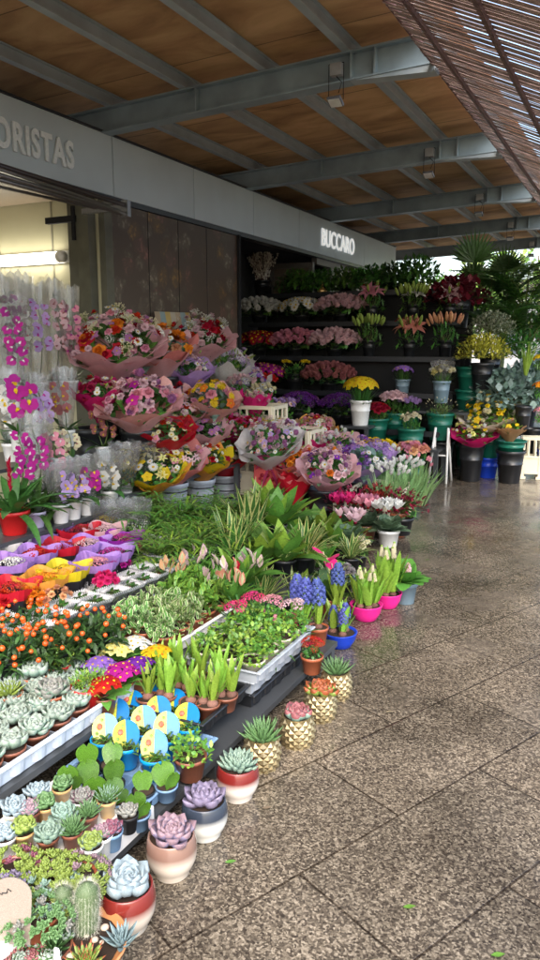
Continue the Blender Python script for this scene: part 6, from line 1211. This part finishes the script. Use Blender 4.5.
for x, y, Y_, s_, lab in [(474, 262, 9.0, .42, 'fan palm with one large round leaf above the burgundy foliage'), (505, 272, 9.3, .36, 'dark fan palm right of the largest fan leaf')]:
    Y_ += DY; p = atY(x, y, Y_); t = T('fan_palm', lab, 'palm', (p.x, Y_, .6)); pot(t, 'bucket', .16, .35, pl('black'), soil=False, name='bucket')
    m = M(); m.tube([(0, 0, .2), (0, 0, p.z-1.0)], .03, n=6); A(t, 'trunk', m.done(), (lf('olive'),))
    for i in range(4): A(t, 'fan_leaf', geo('fan', g_fan), (lf('mid'), lf('fresh'), lf('olive')), (0, 0, p.z-.6-(.2 if i else 0)), (ru(-.2, .2), (0, .8, -.8, .5)[i], (0.1, .5, -.4, 2.2)[i]), s_*(1 if i == 0 else .7))
for x, y, Y_, s_, lab in [(500, 320, 9.5, .5, 'dark evergreen shrub behind the palms'), (528, 330, 9.6, .55, 'dark evergreen shrub at the picture edge'), (520, 350, 8.7, .4, 'shaded shrub between the palms and the eucalyptus'), (478, 300, 9.0, .35, 'dark shrub below the fan palm')]:
    mass(lab, x, y, Y_, 'shr', bush(420, .2, .1, 'oval', .9, .3, .5, .6, .4, 2, stems=16), (lf('mid'), lf('fresh'), lf('olive')), (s_*.8, s_*.7, s_), .4, .16, .4, 'black')
t = mass('upright lime green fern frond bunch above the eucalyptus', 526, 368, 7.6, 'bld', blades(30, 1., .1, 'lance', .3, .3, 4), (lf('lime'), lf('fresh')), (.2, .2, .32), .6, .09, .25)
for c_, x, y, lab in [('yellow', 537, 358, 'small yellow flowers cut by the picture edge'), ('orange', 537, 385, 'small orange flowers cut by the picture edge, below the yellow ones'), ('pink', 538, 410, 'small pink flowers cut by the picture edge')]:
    p = atY(x, y, 8.5); bunch(lab, (p.x+.05, p.y, p.z-.15), [('five', c_)], .1, 14, .035, H=.16)
# a dark stand behind and under the right group
stand('dark stand under the palms and eucalyptus', (-1.35, 9.5, .5), 1.1, 1.0)
# front row on the floor
FR = [(467, 484, .135, .42, 'black'), (508, 484, .15, .44, 'black')]
p = low(468, 482, 0, 0); empt('black bucket on the wet floor under the magenta paper bouquet', (p.x, p.y+.1, 0), .145, .42)
bouquet('magenta paper bouquet of yellow and white blooms in the black floor bucket', (p.x+.03, p.y+.1, .33), .24, .24, 'magenta', [('rose', 'pale', 2), ('mum', 'white', 2), ('five', 'magenta', 2), ('daisy', 'yellow', 2)], 26, (.1, .3), fs=.034, wk=2, green='fresh', group=BQ)
b = bouquet('wide cream paper bouquet of yellow roses behind the magenta one', (p.x+.15, p.y+.38, .48), .31, .26, 'cream', [('rose', 'yellow', 3), ('mum', 'cream', 2), ('five', 'yellow', 2)], 30, (0, .4), fs=.038, wk=0, green='fresh', group=BQ)
empt('green bucket under the wide cream paper bouquet', (p.x+.15, p.y+.42, .2), .14, .32, 'green'); empt('blue bucket at the foot of the green one', (p.x+.13, p.y+.4, .0), .13, .24, 'blue')
p = low(507, 484, 0, 0); empt('black bucket with a green rim beside the white trestle', (p.x, p.y+.12, 0), .155, .36); empt('green bucket nested in the black one by the trestle', (p.x, p.y+.12, .3), .16, .17, 'green')
bouquet('brown kraft paper bunch of green filler in the nested buckets', (p.x-.02, p.y+.12, .42), .17, .22, 'kraft', [('plume', 'lime', 2), ('bud', 'peach', 1), ('five', 'yellow', 1)], 18, (0, .1), fs=.04, wk=1, green='fresh', group=BQ)
p = low(526, 480, 0, 0); crate('cream trestle crate standing upright on the wet floor', (p.x+.02, p.y+.15, 0), .2, .11, .09, .48)
p = low(541, 478, 0, 0); empt('blue bucket cut by the picture edge', (p.x+.06, p.y+.05, 0), .13, .33, 'blue'); bunch('white and lilac flowers in the blue bucket at the picture edge', (p.x+.06, p.y+.05, .25), [('five', 'white'), ('five', 'lilac')], .12, 18, .03)
p = low(430, 470, 0, 0); empt('dark bucket in shade by the white ladder feet', (p.x, p.y, 0), .14, .4)
t = T('steel_trestle', 'thin white trestle legs between the dark buckets', 'trestle', (-1.92, 8.0, 0)); m = M()
for q in (-.1, .1): m.tube([(q, -.12, 0), (q*.7, 0, .6)], .014, n=6); m.tube([(q, .12, 0), (q*.7, 0, .6)], .013, n=6)
m.tube([(-.08, -.05, .3), (.08, -.05, .3)], .01, n=5); A(t, 'frame', m.done(), (pl('white'),))
# loose leaves and scraps on the floor
for x, y, c, lab in [(262, 808, 'cream', 'brown dry petal on the floor beside the red and white pot'), (352, 655, 'cream', 'dry petal on the wet floor beside the royal blue pot'), (425, 560, 'lime', 'green leaf on the wet floor beyond the slate planter'), (405, 523, 'cream', 'pale scrap on the wet floor beside the tulip crate'), (442, 500, 'cream', 'pale scrap on the wet floor in front of the dark buckets'), (225, 862, 'lime', 'green leaf scrap on the floor near the taupe pot'), (403, 907, 'lime', 'small green leaf lying on the near floor slab'), (491, 955, 'lime', 'small green leaf at the bottom picture edge on the floor'), (385, 712, 'cream', 'pale dry petal lying on the floor beside the gold pots')]:
    p = at(x, y, .005); m = M(); m.leaf((0, 0, 0), (1, .4, 0), .035, .016, 'oval', -.3, .2, 4); o = link('fallen_leaf', m.done(), (lf('fresh') if c == 'lime' else mat((.3, .24, .16), 'petal'),)); o.location = p; o['label'] = lab; o['category'] = 'leaf'
